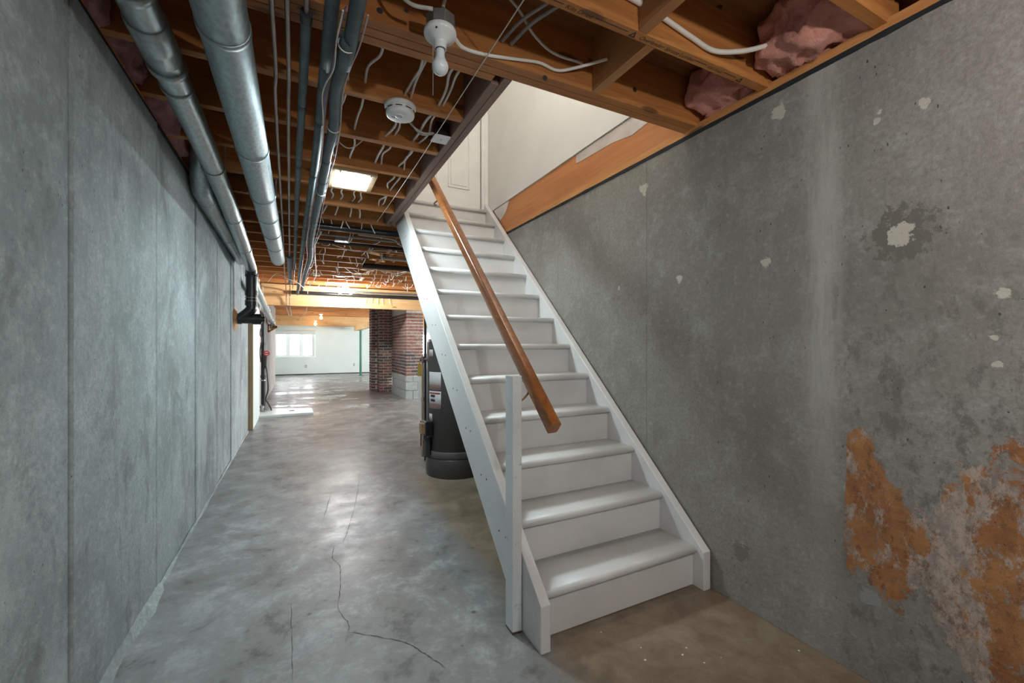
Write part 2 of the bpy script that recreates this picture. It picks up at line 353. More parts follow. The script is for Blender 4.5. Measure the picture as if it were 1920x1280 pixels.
for i in range(18):                                      # paint chips and crumbs in front of the stair
    x, y = rngp.uniform(.95, 1.8), rngp.uniform(.55, 1.45)
    r = rngp.uniform(.0015, .0045); a = rngp.uniform(0, 6)
    obj('paint_chip', MB().prism([(x + r * math.cos(a + k * 1.26) * rngp.uniform(.5, 1.5), y + r * math.sin(a + k * 1.26)) for k in range(5)], 'z', 0, .0012), M['trimwhite'], fl)

# left wall: poured panels with proud and recessed faces
wl = struct(obj('wall_left', MB().box(XL - .22, XL - .03, -2.4, 15.0, 0, WT), M['conc_left']), 'long cool grey poured concrete wall on the left with vertical form seams', 'wall')
ys = [-2.4, -1.7, -.83, .04, .91, 1.78, 2.655, 3.587, 4.438, 5.30, 6.13, 7.05]
for i in range(len(ys) - 1):
    off = (.004, -.003, .002, -.004, .0, .005, -.003, .003, -.002, .004, 0)[i]
    obj('panel', MB().box(XL - .05, XL + off, ys[i] + .003, ys[i + 1] - .003, 0, WT), M['conc_left'], wl, bevel=.004)
    if i > 3: obj('form_seam', MB().prism([(XL - .03, ys[i] - .012), (XL + .004, ys[i] - .007), (XL + .008, ys[i] + .003), (XL + .002, ys[i] + .014), (XL - .03, ys[i] + .016)], 'z', 0, WT), M['conc_left'], wl)
mb = MB(); n = 90; vs = []                                # rough slurry fillet where wall meets floor
for i in range(n + 1):
    y = 1.0 + 6 * i / n; a = .022 + .018 * noise.noise((y * 3, 0, 1)) + .008 * noise.noise((y * 14, 0, 3)); b_ = .03 + .02 * noise.noise((y * 4, 2, 1))
    vs += [(XL - .01, y, 0), (XL + max(.008, a * (1.5 if y < 2.7 else .6)), y, 0), (XL + .005, y, max(.006, b_ * (1.2 if y < 2.7 else .5)))]
mb.add(vs, [(3 * i + k, 3 * i + (k + 1) % 3, 3 * i + 3 + (k + 1) % 3, 3 * i + 3 + k) for i in range(n) for k in range(3)])
obj('slurry_fillet', mb, M['conc_left'], wl)
obj('panel', MB().box(XL - .05, XL + .015, 8.35, 15.0, 0, WT), M['conc_far'], wl)
wp = struct(obj('wall_partition', MB().box(XL - .02, XL + .055, 7.13, 8.3, 0, WT), M['farwall']), 'short white drywall partition at the end of the left concrete wall', 'wall')
obj('end_stud', MB().box(XL - .02, XL + .057, 7.09, 7.13, 0, WT), M['stud'], wp)
lp = struct(obj('trim_1', MB().box(XL - .2, XL - .004, -2.4, 7.2, WT, ZJ), M['sill']), 'sill plate on top of the left concrete wall', 'sill plate')
obj('gasket', MB().box(XL - .19, XL + .004, -2.4, 7.2, WT - .004, WT + .012), M['gasket'], lp)
obj('rim_board', MB().box(XL - .2, XL - .16, -2.4, 15, ZJ, ZD), M['rim'], lp)

wr = struct(obj('wall_right', MB().box(XR + .03, XR + .24, -2.4, 5.6, 0, WT), M['conc_right']), 'warm grey concrete wall right of the stair with peeling rust-orange patch', 'wall')
yr = [-2.4, -1.2, .02, 1.905, 2.87, 3.85, 4.8, 5.6]
for i in range(len(yr) - 1):
    off = (0, .001, 0, -.0006, .0006, 0, .001)[i]
    obj('panel', MB().box(XR - off, XR + .05, yr[i] + .0005, yr[i + 1] - .0005, 0, WT), M['conc_right'], wr, bevel=.0015, seg=1)
rp = struct(obj('trim_2', MB().box(XR + .002, XR + .2, -2.4, 5.6, WT + .0145, ZJ + .015), M['sill']), 'orange pine sill plate on the right concrete wall', 'sill plate')
mb = MB(); n = 160; vs = []
for i in range(n + 1):
    y = -2.4 + 8 * i / n; wv = .004 * noise.noise((y * 7, 5, 0)) + .003 * noise.noise((y * 23, 5, 0))
    vs += [(XR - .004, y, WT - .004 + wv), (XR - .006 + wv, y, WT + .015), (XR + .19, y, WT + .015), (XR + .19, y, WT - .006)]
mb.add(vs, [(4 * i + k, 4 * i + (k + 1) % 4, 4 * i + 4 + (k + 1) % 4, 4 * i + 4 + k) for i in range(n) for k in range(4)])
obj('gasket', mb, M['gasket'], rp)
obj('rim_board', MB().box(XR + .17, XR + .21, -2.4, 1.6, ZJ + .015, ZD), M['rim'], rp)
obj('stair_header', MB().box(XR + .004, XR + .045, 1.56, 5.6, ZJ + .016, ZD + .045), M['rim'], rp)
for pl, wob in (([(1.70, 2.628), (2.62, 2.628), (2.62, 2.562), (2.45, 2.555), (2.2, 2.545), (2.03, 2.515), (1.86, 2.535), (1.70, 2.545)], 0), ([(3.74, 2.628), (4.2, 2.628), (4.2, 2.43), (4.02, 2.455), (3.84, 2.52), (3.80, 2.56)], 0)):
    obj('plastic_sheet', MB().prism(pl, 'x', XR + .0015, XR + .0038), M['poly'], rp)

# stairwell above
ws = struct(obj('wall_stairwell_right', MB().box(XR - .008, XR + .05, 1.56, 4.6, ZD + .047, 4.95), M['drywall']), 'white drywall above the orange header at the right of the stairwell', 'wall')
struct(obj('wall_stairwell_left', MB().box(.70, .745, 1.56, 4.6, ZD + .03, 4.95), M['drywall']), 'white wall on the open side of the upper stairwell', 'wall')
struct(obj('wall_stairwell_front', MB().box(.70, XR + .05, 1.50, 1.56, ZD + .03, 4.95), M['drywall']), 'white wall above the joists at the front of the stairwell', 'wall')
struct(obj('ceiling_stairwell', MB().box(.70, XR + .05, 1.50, 4.6, 4.95, 5.0), M['drywall']), 'white ceiling over the upper stairwell', 'ceiling')
wb = struct(obj('wall_stairwell_back', MB().box(.745, .86, 4.27, 4.4, 2.66, 4.95).box(1.84, XR, 4.27, 4.4, 2.66, 4.95).box(.86, 1.84, 4.27, 4.4, 4.72, 4.95), M['drywall']), 'white wall around the door at the stair head', 'wall')
struct(obj('trim_4', MB().box(1.755, 1.84, 4.312, 4.4, 2.6, 4.72).box(.86, .95, 4.312, 4.4, 2.6, 4.72).box(.86, 1.84, 4.312, 4.4, 4.62, 4.72).box(.745, XR, 4.29, 4.45, 2.56, 2.664), M['trimwhite']), 'white door jamb and sill behind the stair head door', 'door frame')
dr = struct(obj('door_1', MB().box(.94, 1.765, 4.275, 4.31, 2.665, 4.64), M['trimwhite']), 'white panelled door at the top of the stairs', 'door')
for x0, x1 in ((1.06, 1.29), (1.40, 1.64)):
    for z0, z1 in ((2.86, 3.62), (3.72, 4.2), (4.3, 4.55)):
        obj('door_panel', MB().box(x0 + .03, x1 - .03, 4.268, 4.28, z0 + .03, z1 - .03), M['trimwhite'], dr, bevel=.006)
        for q in ((x0, x1, z0, z0 + .014), (x0, x1, z1 - .014, z1), (x0, x0 + .014, z0, z1), (x1 - .014, x1, z0, z1)):
            obj('panel_moulding', MB().box(q[0], q[1], 4.266, 4.28, q[2], q[3]), M['trimwhite'], dr, bevel=.004)
tr = struct(obj('trim_3', MB().box(1.775, 1.842, 4.245, 4.275, 2.665, 4.7), M['trimwhite'], bevel=.004), 'white door casing at the stair head', 'door trim')
for x0, x1, yy in ((1.80, 1.842, 4.238), (1.768, 1.782, 4.255)): obj('casing_moulding', MB().box(x0, x1, yy, 4.26, 2.665, 4.7), M['trimwhite'], tr, bevel=.003)
obj('casing', MB().box(.86, .93, 4.245, 4.275, 2.665, 4.7), M['trimwhite'], tr); obj('casing', MB().box(.86, 1.842, 4.245, 4.275, 4.645, 4.71), M['trimwhite'], tr)

struct(obj('wall_back', MB().box(-1.3, 6.9, -2.5, -2.4, 0, 2.7), M['conc_right']), 'concrete wall behind the camera', 'wall')
struct(obj('wall_cross', MB().box(XR + .24, 6.9, 5.5, 5.6, 0, 2.35), M['farwall']), 'white wall closing the wide room behind the stair', 'wall')
# far room shell with open window holes, nearest side hole added for floor light
def wall_holes_y(y0, y1, x0, x1, z1, holes):            # wall across Y with rectangular holes (xa, xb, za, zb), left to right
    mb = MB(); x = x0
    for xa, xb, za, zb in holes:
        mb.box(x, xa, y0, y1, 0, z1); mb.box(xa, xb, y0, y1, 0, za); mb.box(xa, xb, y0, y1, zb, z1); x = xb
    return mb.box(x, x1, y0, y1, 0, z1)
def wall_holes_x(x0, x1, y0, y1, z1, holes):
    mb = MB(); y = y0
    for ya, yb, za, zb in holes:
        mb.box(x0, x1, y, ya, 0, z1); mb.box(x0, x1, ya, yb, 0, za); mb.box(x0, x1, ya, yb, zb, z1); y = yb
    return mb.box(x0, x1, y, y1, 0, z1)
wf = struct(obj('wall_far', wall_holes_y(19.0, 19.2, -1.0, 6.9, 2.6, [(-.80, .60, .74, 1.70), (4.4, 5.9, .74, 1.70)]), M['farwall']), 'white wall with the window at the far end of the basement', 'wall')
struct(obj('wall_left_far', wall_holes_x(-.96, -.84, 15.0, 19.0, 2.6, [(15.5, 17.3, .8, 1.7)]), M['farwall']), 'white wall left of the far window', 'wall')
struct(obj('wall_right_far', wall_holes_x(6.5, 6.62, 5.6, 19.0, 2.6, [(6.5, 8.9, .8, 1.9), (10.3, 12.7, .8, 1.9), (14.3, 16.7, .8, 1.9)]), M['farwall']), 'white side wall of the wide far room', 'wall')
struct(obj('baseboard_far', MB().box(-.84, 6.5, 18.985, 19.0, 0, .035), M['darkmark']), 'dark gap along the foot of the far white wall', 'baseboard')

def window(name, x0, x1, z0, z1, y, label):
    fr = MB().box(x0 - .05, x1 + .05, y - .03, y, z1, z1 + .05).box(x0 - .05, x1 + .05, y - .03, y, z0 - .05, z0).box(x0 - .05, x0, y - .03, y, z0, z1).box(x1, x1 + .05, y - .03, y, z0, z1)
    wn = struct(obj(name, fr, M['upvc']), label, 'window')
    obj('window_sill', MB().box(x0 - .06, x1 + .06, y - .07, y + .02, z0 - .035, z0), M['upvc'], wn, bevel=.005)
    n = 3; wd = (x1 - x0) / n
    for i in range(n):
        a, b = x0 + i * wd, x0 + (i + 1) * wd
        s_ = obj('sash', MB().box(a, b, y + .06, y + .11, z0, z0 + .05).box(a, b, y + .06, y + .11, z1 - .06, z1).box(a, a + .075, y + .06, y + .11, z0 + .05, z1 - .06).box(b - .075, b, y + .06, y + .11, z0 + .05, z1 - .06), M['upvc'], wn)
        obj('pane', MB().box(a + .075, b - .075, y + .08, y + .086, z0 + .05, z1 - .06), M['glass'], s_)
        obj('sash_handle', MB().box(b - .055, b - .03, y + .04, y + .06, z0 + .25, z0 + .36), M['upvc'], s_)
    return wn
window('window_1', -.80, .60, .74, 1.70, 19.0, 'three-light white window at the far end of the room')
window('window_2', 4.4, 5.9, .74, 1.70, 19.0, 'white window further right in the far wall')
w3 = struct(obj('window_3', MB().box(-.84, -.80, 15.42, 15.5, .72, 1.78).box(-.84, -.80, 17.3, 17.38, .72, 1.78).box(-.84, -.80, 15.42, 17.38, .72, .8).box(-.84, -.80, 15.42, 17.38, 1.7, 1.78), M['upvc']), 'white window frame seen edge-on in the left wall of the far room', 'window')
obj('pane', MB().box(-.91, -.905, 15.5, 17.3, .8, 1.7), M['glass'], w3); obj('mullion', MB().box(-.93, -.88, 16.36, 16.44, .8, 1.7), M['upvc'], w3)
bl = thing('roller_blind', 'rolled-up grey fabric blind over the far window', 'blind', (-.1, 18.94, 1.63))
obj('valance', MB().box(-.86, .64, 18.90, 18.985, 1.615, 1.755), M['blind'], bl, bevel=.006); obj('hem_bar', MB().box(-.84, .62, 18.93, 18.95, 1.595, 1.615), M['upvc'], bl)
for x, z, lab in ((.30, .33, 'small white outlet low on the far wall beneath the window'), (2.12, .36, 'small white outlet on the far wall beside the green post')):
    o_ = thing('wall_outlet', lab, 'outlet', (x, 18.99, z)); obj('cover_plate', MB().box(x - .04, x + .04, 18.985, 18.998, z - .065, z + .065), M['blind'], o_, bevel=.004)
    for dz in (-.03, .03): obj('socket', MB().box(x - .015, x + .015, 18.981, 18.986, z + dz - .014, z + dz + .014), M['darkmark'], o_)
o_ = thing('floor_box', 'small dark green box on the floor by the left far corner', 'box', (-.74, 16.2, 0)); obj('body', MB().box(-.79, -.69, 16.1, 16.25, 0, .10), M['green'], o_, bevel=.01); obj('lid', MB().box(-.795, -.685, 16.095, 16.255, .10, .125), M['darkmark'], o_, bevel=.006)

# ------------------------------------------------------------------ ceiling: deck, joists, blocking
JY = [1.62 - .4265 * 9 + .4265 * i for i in range(52)]; JY = [y for y in JY if y < 18.7 and y > -2.35]
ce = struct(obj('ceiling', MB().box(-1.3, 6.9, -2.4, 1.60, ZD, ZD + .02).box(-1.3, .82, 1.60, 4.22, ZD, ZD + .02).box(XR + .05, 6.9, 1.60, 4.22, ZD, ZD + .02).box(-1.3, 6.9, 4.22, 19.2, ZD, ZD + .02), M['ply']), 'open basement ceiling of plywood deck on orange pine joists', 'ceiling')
TJ = .0425
def joist(x0, x1, y1, z0=ZJ, m='joist'):
    return obj('joist', MB().box(x0, x1, y1 - TJ, y1, z0, ZD), M[m], ce, bevel=.002, seg=1)
trim_joist = None
for i, y in enumerate(JY):
    y1 = y + .02
    if abs(y - 1.62) < .05:
        joist(-.78, 1.93, 1.635); joist(-.78, 1.93, 1.590); joist(-.78, .745, 1.681)
    elif 1.7 < y < 4.1: joist(-.78, .745, y1)
    elif y < 1.7:
        j = joist(-.78, 1.93 if y > -3 else 1.93, y1)
        if abs(y - 1.1935) < .2 and trim_joist is None and y > 1: trim_joist = j
    elif y < 4.3: joist(-.78, .848, y1)
    elif y < 5.6: joist(-.78, 1.93, y1)
    else: joist(-.78, 6.6, y1)
def block(x, ya, yb, wd=.042, z0=ZJ, m='joist_y'): return obj('blocking', MB().box(x - wd / 2, x + wd / 2, ya, yb, z0, ZD), M[m], ce, bevel=.002, seg=1)
jY = lambda k: 1.64 + .4265 * k
block(1.20, jY(-1), 1.5475); block(1.12, jY(-2), jY(-1) - TJ)
for k in (8, 9, 10, 11, 12, 14): block(1.0 + (.07 if k % 2 else 0), jY(k), jY(k + 1) - TJ)
for k in (1, 4): block(-.30, jY(k), jY(k + 1) - TJ)
for k, x in ((9, .78), (10, .86), (12, .84), (13, .80)):     # diagonal bridging that shows pale under the joists
    obj('bridging', MB().bar((x, jY(k) - .02, ZJ - .002), (x + .24, jY(k + 1) - TJ, ZJ + .05), .05, .02), M['beam'], ce)
for px, py, Yp, r_ in ((1022, 146, 1.5475, .011), (1190, 168, 1.5475, .012), (762, 20, 1.5475, .008), (712, 20, 1.5475, .011)):
    q = at(px, py, Y=Yp); obj('bored_hole', MB().tube([q + Vector((0, -.0012, 0)), q + Vector((0, .002, 0))], r_, 12), M['darkmark'], ce)
q = at(1348, 14, Z=ZD); obj('bored_hole', MB().tube([q + Vector((0, 0, -.0012)), q], .014, 12), M['darkmark'], ce)
# double header along the left of the stair opening
hd = thing('stair_opening_header', 'dark purplish double timber along the left edge of the stair opening', 'beam', (.785, 2.9, ZJ))
for x0, x1, e in ((.745, .782, .012), (.786, .824, 0)): obj('plank', MB().box(x0, x1, 1.685 if x0 < .78 else 1.637, 4.19, ZJ - e * .3, ZD), M['header'], hd, bevel=.003)
obj('end_block', MB().box(.725, .85, 4.155, 4.195, ZJ + .02, ZD), M['header'], hd)
# stamped lettering on the underside of the near joist
def stamp(txt, x, y, size, parent):
    cu = bpy.data.curves.new('stamp', 'FONT'); cu.body = txt; cu.size = size; cu.shear = .3
    tmp = bpy.data.objects.new('stamp_tmp', cu); C.objects.link(tmp)
    me = bpy.data.meshes.new_from_object(tmp.evaluated_get(bpy.context.evaluated_depsgraph_get())); bpy.data.objects.remove(tmp)
    me.materials.append(M['ink']); o = bpy.data.objects.new('stamp', me); C.objects.link(o)
    for v in me.vertices: v.co = Vector((v.co.x, -v.co.y, 0))
    me.flip_normals(); place(o, (x, y, ZJ - .0008), parent); return o
tj = trim_joist
if tj is not None:
    ty = jY(-1) - TJ + .012
    for txt, x, s_ in (('Kiln Dried', .80, .026), ('Overlander Spruce Lumber', 1.125, .026), ('Kiln Dried', 1.49, .02)):
        stamp(txt, x, ty + .018, s_, tj)
    for x0, x1 in ((.70, .79), (.925, 1.07), (1.42, 1.48), (1.585, 1.66)): obj('stamp_line', MB().box(x0, x1, ty + .006, ty + .0085, ZJ - .0008, ZJ), M['ink'], tj)
    for x in (1.095, 1.69):
        q = [(x - .016, ty + .022), (x + .016, ty + .022), (x, ty - .006)]; r_ = [(x - .007, ty + .017), (x + .007, ty + .017), (x, ty + .005)]
        mb = MB(); mb.add([(a, b, ZJ - .0008) for a, b in q + r_], [(0, 1, 4, 3), (1, 2, 5, 4), (2, 0, 3, 5)]); obj('stamp_mark', mb, M['ink'], tj)
# dropped beams
bm = tag(obj('timber_beam', MB().box(-.60, 6.5, 9.12, 9.27, 1.95, ZJ - .002), M['beam'], bevel=.004), 'pale pine beam crossing the room in front of the brick chimney', 'beam')
tag(obj('timber_beam', MB().box(-.83, 6.5, 18.72, 18.86, 1.95, ZJ - .002), M['beam'], bevel=.004), 'pine beam right above the far window', 'beam')
tag(obj('timber_beam', MB().box(2.08, 2.22, 12.05, 18.71, 1.77, 1.95), M['beam_y'], bevel=.004), 'pale beam running lengthwise on top of the green steel post', 'beam')
gp = thing('steel_post', 'slim dark green steel post under the far lengthwise beam', 'post', (2.2, 17.55, 0))
obj('tube', MB().tube([(2.2, 17.55, .012), (2.2, 17.55, 1.758)], .045, 14), M['green'], gp)
for z0, z1 in ((0, .012), (1.757, 1.769)): obj('plate', MB().box(2.11, 2.29, 17.46, 17.64, z0, z1), M['green'], gp)

# ------------------------------------------------------------------ brick chimney
ch = thing('brick_chimney', 'red and charred brick chimney on a grey concrete block base beyond the stair', 'chimney', (2.3, 10.4, 0))
BL, BH, BW, JT = .200, .053, .095, .0175; CH = BH + JT
obj('mortar_core', MB().box(2.158, 2.52, 9.508, 11.9, .46, 2.345), M['mortar'], ch)
obj('mortar_core', MB().box(1.851, 2.152, 11.108, 11.9, 0, 2.345), M['mortar'], ch)
obj('mortar_core', MB().box(1.718, 1.845, 11.478, 11.9, 0, 2.345), M['mortar'], ch)
rb = random.Random(11); cache = {}
def brick(x0, x1, y0, y1, z0, mi):
    key = (round(x1 - x0, 3), round(y1 - y0, 3), mi)
    o_ = Vector(((x0 + x1) / 2, (y0 + y1) / 2, z0))
    if key not in cache:
        cache[key] = obj('brick', MB().box(x0, x1, y0, y1, z0, z0 + BH), brick_m[mi], ch)
    else: dup(cache[key], o_, ch)
def face_x(xa, xb, y, z0, z1, charz):                      # face towards the camera (-Y)
    k = 0; z = z0
    while z + BH < z1:
        x = xa - (BL + JT) * (.5 if k % 2 else 0)
        while x < xb - .02:
            a, b = max(x, xa), min(x + BL, xb)
            if b - a > .03: brick(a, b, y + rb.uniform(-.004, .002), y + .09, z, pick(z, charz))
            x += BL + JT
        z += CH; k += 1
def face_y(x, ya, yb, z0, z1, charz):
    k = 0; z = z0
    while z + BH < z1:
        y = ya - (BL + JT) * (0 if k % 2 else .5) + .1
        while y < yb - .02:
            a, b = max(y, ya + .1), min(y + BL, yb)
            if b - a > .03: brick(x + rb.uniform(-.004, .002), x + .08, a, b, z, pick(z, charz))
            y += BL + JT
        z += CH; k += 1
def pick(z, cz):
    if cz and z < cz: return rb.choice([3, 4, 4, 3, 0, 2, 3])
    if rb.random() < .05: return rb.choice([5, 6])
    return rb.choice([0, 1, 2, 0, 1, 0])
face_x(2.15, 2.53, 9.5, .52, 1.95, 1.05); face_y(2.15, 9.5, 11.1, .52, 1.95, 1.0)
def pick(z, cz):
    return rb.choice([3, 4, 0, 2, 3, 0, 2, 4, 6]) if z < 1.3 else rb.choice([0, 1, 2, 3, 0, 2])
face_x(1.843, 2.145, 11.1, .006, 2.30, 1); face_x(1.71, 1.838, 11.47, .006, 2.30, 1)
z = .006
while z < 2.25:
    brick(1.843 + rb.uniform(-.003, .002), 1.92, 11.2, 11.46, z, pick(z, 1)); brick(1.71 + rb.uniform(-.003, .002), 1.79, 11.57, 11.9, z, pick(z, 1)); z += CH
z = 0.
for r in range(3):                                         # rendered block base
    h_ = (.19, .19, .115)[r]
    for s_ in range(5):
        ya = 9.505 + s_ * .33 - (.16 if r % 2 else 0); yb = min(ya + .322, 11.1); ya = max(9.505, ya)
        if yb - ya > .04: obj('concrete_block', MB().box(2.135, 2.22, ya, yb, z, z + h_ - .006), M['block'], ch, bevel=.003, seg=1)
    for xa, xb in (((2.14, 2.40), (2.408, 2.55)) if r % 2 else ((2.14, 2.29), (2.298, 2.55))): obj('concrete_block', MB().box(xa, xb, 9.482, 9.58, z, z + h_ - .006), M['block'], ch, bevel=.003, seg=1)
    z += h_ + .004

# ------------------------------------------------------------------ staircase
RI, RU, Y0 = .2035, .2227, 1.508
st = thing('staircase', 'white painted wooden stair climbing beside the concrete wall', 'staircase', (1.34, 2.8, 0))
SXL, SXR = .897, 1.79
nz = lambda y: RI + (y - Y0) * RI / RU
def stringer(x0, x1, yf, top, bot, yend):
    poly = [(yf, 0), (yf, nz(yf) + top), (yend, nz(yend) + top), (yend, nz(yend) - bot)]
    yb = Y0 + (bot - RI) * RU / RI + 0; poly += [(yb, 0)]
    return obj('stringer', MB().prism(poly, 'x', x0, x1), M['white'], st, bevel=.004)
stringer(.852, SXL, 1.442, .045, .30, 4.22); stringer(SXR, 1.838, 1.455, .035, .30, 4.22)
for k in range(13):
    yn, zt = Y0 + RU * k - .012, RI * (k + 1); dp = RU + .05 if k < 12 else .12
    r_ = .019; prof = [(yn + r_ - r_ * math.sin(a), zt - r_ + r_ * math.cos(a)) for a in [i * math.pi / 8 for i in range(9)]]
    poly = prof + [(yn + dp, zt - 2 * r_), (yn + dp, zt)]
    mb = MB().prism(poly, 'x', SXL, SXR); mb.sm = [len(f) == 4 for f in mb.f]; obj('tread', mb, M['white'], st)
    zb = .004 if k == 0 else RI * k
    obj('riser', MB().box(SXL, SXR, yn + .026, yn + .044, zb, zt - .038), M['white'], st)
for k in range(1, 12):                                      # nail heads along the outer stringer
    for dz, dy in ((-.10, .03), (-.16, .10)):
        y = Y0 + RU * k + dy; z = nz(y) + dz
        mb = MB().tube([(.8505, y, z), (.853, y, z)], .0045, 8); obj('nail_head', mb, M['darkmark'], st)
np_ = obj('newel_post', MB().box(.804, .849, 1.595, 1.665, 0, 1.087), M['white_foot'], st, bevel=.004)
sl = RI / RU; d_ = Vector((0, 1, sl)).normalized(); nrm = Vector((0, -sl, 1)).normalized(); X = Vector((1, 0, 0))
a0 = Vector((.912, 1.44, .885)); b0 = a0 + d_ * 3.6; prof = []
hw, hh, rr = .0235, .030, .010
for cxs, czs, a in ((1, 1, 0), (-1, 1, 1), (-1, -1, 2), (1, -1, 3)):
    for i in range(4):
        th = (a + i / 3) * math.pi / 2; prof.append((cxs * (hw - rr) + rr * math.cos(th), czs * (hh - rr) + rr * math.sin(th)))
mb = MB(); n = len(prof); vs = [q + X * u + nrm * v for q in (a0, b0) for u, v in prof]
mb.add(vs, [(i, (i + 1) % n, n + (i + 1) % n, n + i) for i in range(n)], True); mb.add(vs[:n], [tuple(range(n))[::-1]]); mb.add(vs[n:], [tuple(range(n))])
hr = obj('handrail', mb, M['rail'], st)
for y in (1.635, 3.0):
    q = a0 + d_ * ((y - 1.44) / d_.y + .02)
    br = MB().tube(spline([(.849 if y < 2 else .897, y, q.z - .10), (.875, y, q.z - .095), (.905, y, q.z - .062), (.912, y, q.z - .034)], 4), .006, 8)
    obj('rail_bracket', br, M['brass'], hr)

# ------------------------------------------------------------------ water heater under the stair
wh = thing('water_heater', 'dark brown cylindrical water heater tucked beneath the stair', 'water heater', (1.37, 3.93, 0))
cxh, cyh, rh = 1.37, 3.93, .28
obj('tank', MB().lathe([(rh - .01, .02), (rh, .03), (rh, 1.24), (rh - .02, 1.265), (.05, 1.275)], (cxh, cyh, 0), 48), M['heater'], wh)
obj('base_skirt', MB().lathe([(rh + .006, 0), (rh + .008, .03), (rh + .008, .165), (rh + .003, .17)], (cxh, cyh, 0), 48), M['heater'], wh)
obj('band', MB().lathe([(rh + .002, .175), (rh + .006, .18), (rh + .006, .235), (rh + .002, .24)], (cxh, cyh, 0), 48), M['heater_band'], wh)
def patch(a0_, a1_, z0, z1, r, m, parent=wh, name='sticker'):
    n = 8; vs = []
    for i in range(n + 1):
        a = math.radians(a0_ + (a1_ - a0_) * i / n)
        for rr_ in (r, r + .0015):
            for zz in (z0, z1): vs.append((cxh + rr_ * math.cos(a), cyh + rr_ * math.sin(a), zz))
    fs = []
    for i in range(n):
        b = 4 * i; fs += [(b + 2, b + 6, b + 7, b + 3), (b, b + 1, b + 5, b + 4), (b + 1, b + 3, b + 7, b + 5), (b, b + 4, b + 6, b + 2)]
    return obj(name, MB().add(vs, fs, True), m, parent)
for a0_, a1_, z0, z1, mm in ((190, 222, .80, .965, 'label'), (190, 222, .63, .79, 'label'), (190, 202, 1.10, 1.17, 'label'), (190, 200, .50, .58, 'label')):
    s_ = patch(a0_, a1_, z0, z1, rh + .0005, M[mm])
    if z0 == .63:
        patch(192, 220, .765, .78, rh + .0022, M['redprint'], s_, 'warning_strip')
        for zz in (.735, .695): patch(196, 208, zz, zz + .022, rh + .0022, M['darkmark'], s_, 'pictogram')
    for zz in range(3): patch(a0_ + 3, a1_ - 3, z0 + .012 + zz * .016, z0 + .016 + zz * .016, rh + .0022, M['redprint'], s_, 'printed_line')
vx, vy = 1.055, 3.98                                        # relief valve and its discharge pipe on the left flank
obj('relief_valve', MB().tube([(vx - .03, vy, 1.075), (cxh - rh + .01, vy, 1.075)], .014, 10).tube([(vx, vy, 1.045), (vx, vy, 1.10)], .017, 10).tube([(vx - .035, vy, 1.085), (vx + .01, vy, 1.10)], .008, 8), M['copper'], wh)
obj('discharge_pipe', MB().tube([(vx, vy, 1.05), (vx, vy, .16)], .0115, 12), M['tan'], wh)
obj('pipe_coupling', MB().tube([(vx, vy, .68), (vx, vy, .72)], .015, 12), M['tan'], wh)
obj('hang_tag', MB().prism([(vx - .05, .92), (vx - .012, .92), (vx - .012, 1.02), (vx - .03, 1.05), (vx - .045, 1.03)], 'y', vy - .004, vy - .002), M['yellow'], wh)
gv = obj('gas_control', MB().box(1.00, 1.075, 3.82, 3.90, .40, .50), M['brass'], wh, bevel=.006)
obj('control_knob', MB().box(1.035, 1.10, 3.80, 3.92, .385, .515), M['abs'], gv, bevel=.008)
obj('gas_line', MB().tube(spline([(1.04, 3.86, .40), (1.03, 3.86, .36), (1.05, 3.86, .33), (1.09, 3.87, .32)], 4), .009, 8), M['steel'], gv)
obj('control_shroud', MB().box(1.045, 1.085, 3.83, 3.90, .19, .36), M['darkmark'], gv, bevel=.003)
tag(obj('vent_pipe', MB().tube([(1.20, 4.42, 0.002), (1.20, 4.42, 1.9)], .013, 12), M['abs']), 'thin black vertical pipe rising behind the water heater', 'pipe')
wx = thing('white_softener', 'narrow white appliance panel standing behind the water heater', 'appliance', (1.36, 4.9, 0))
obj('cabinet', MB().box(1.30, 1.56, 4.85, 5.10, .31, .94), M['trimwhite'], wx, bevel=.01)
for x in (1.33, 1.53):
    for y in (4.88, 5.07): obj('foot', MB().tube([(x, y, 0), (x, y, .31)], .014, 8), M['darkmark'], wx)

# ------------------------------------------------------------------ ducts and pipes
def duct(name, label, pts, r, m, collars=(), cap=None, cat='duct'):
    pts = [Vector(q) for q in pts]; th = thing(name, label, cat, pts[0])
    obj('pipe_run', MB().tube(pts, r, 28), M[m], th)
    for q, t_, ln, dr_ in collars:
        q = Vector(q); t_ = Vector(t_).normalized()
        obj('collar', MB().tube([q - t_ * ln, q - t_ * ln * .98, q + t_ * ln * .98, q + t_ * ln], [r, r + dr_, r + dr_, r], 28), M[m], th)
    return th
YV = Vector((0, 1, 0))
d2 = duct('round_duct', 'wide galvanised round duct that ends in a cap under the joists', [(-.215, -2.3, 2.258), (-.215, 5.92, 2.258)], .076, 'galv',
     [((-.215, y, 2.258), YV, .012, .004) for y in (1.66, 2.62, 3.95, 5.1)])
obj('end_cap', MB().tube([(-.215, 5.90, 2.258), (-.215, 5.945, 2.258)], .079, 28), M['galv'], d2)
for y in (1.2, 3.4, 4.5): obj('hanger_strap', MB().tube([(-.215 + .0785 * math.cos(a), y, 2.258 + .0785 * math.sin(a)) for a in [math.pi * (1 + i / 12) for i in range(13)]], .004, 6).tube([(-.294, y, 2.258), (-.294, y, ZJ + .02)], .004, 6).tube([(-.136, y, 2.258), (-.136, y, ZJ + .02)], .004, 6), M['steel'], d2)
d1p = spline([(-.44, -2.3, 2.27), (-.44, 1.0, 2.275), (-.44, 2.85, 2.262), (-.445, 4.2, 2.17), (-.46, 5.50, 2.065)], 8)
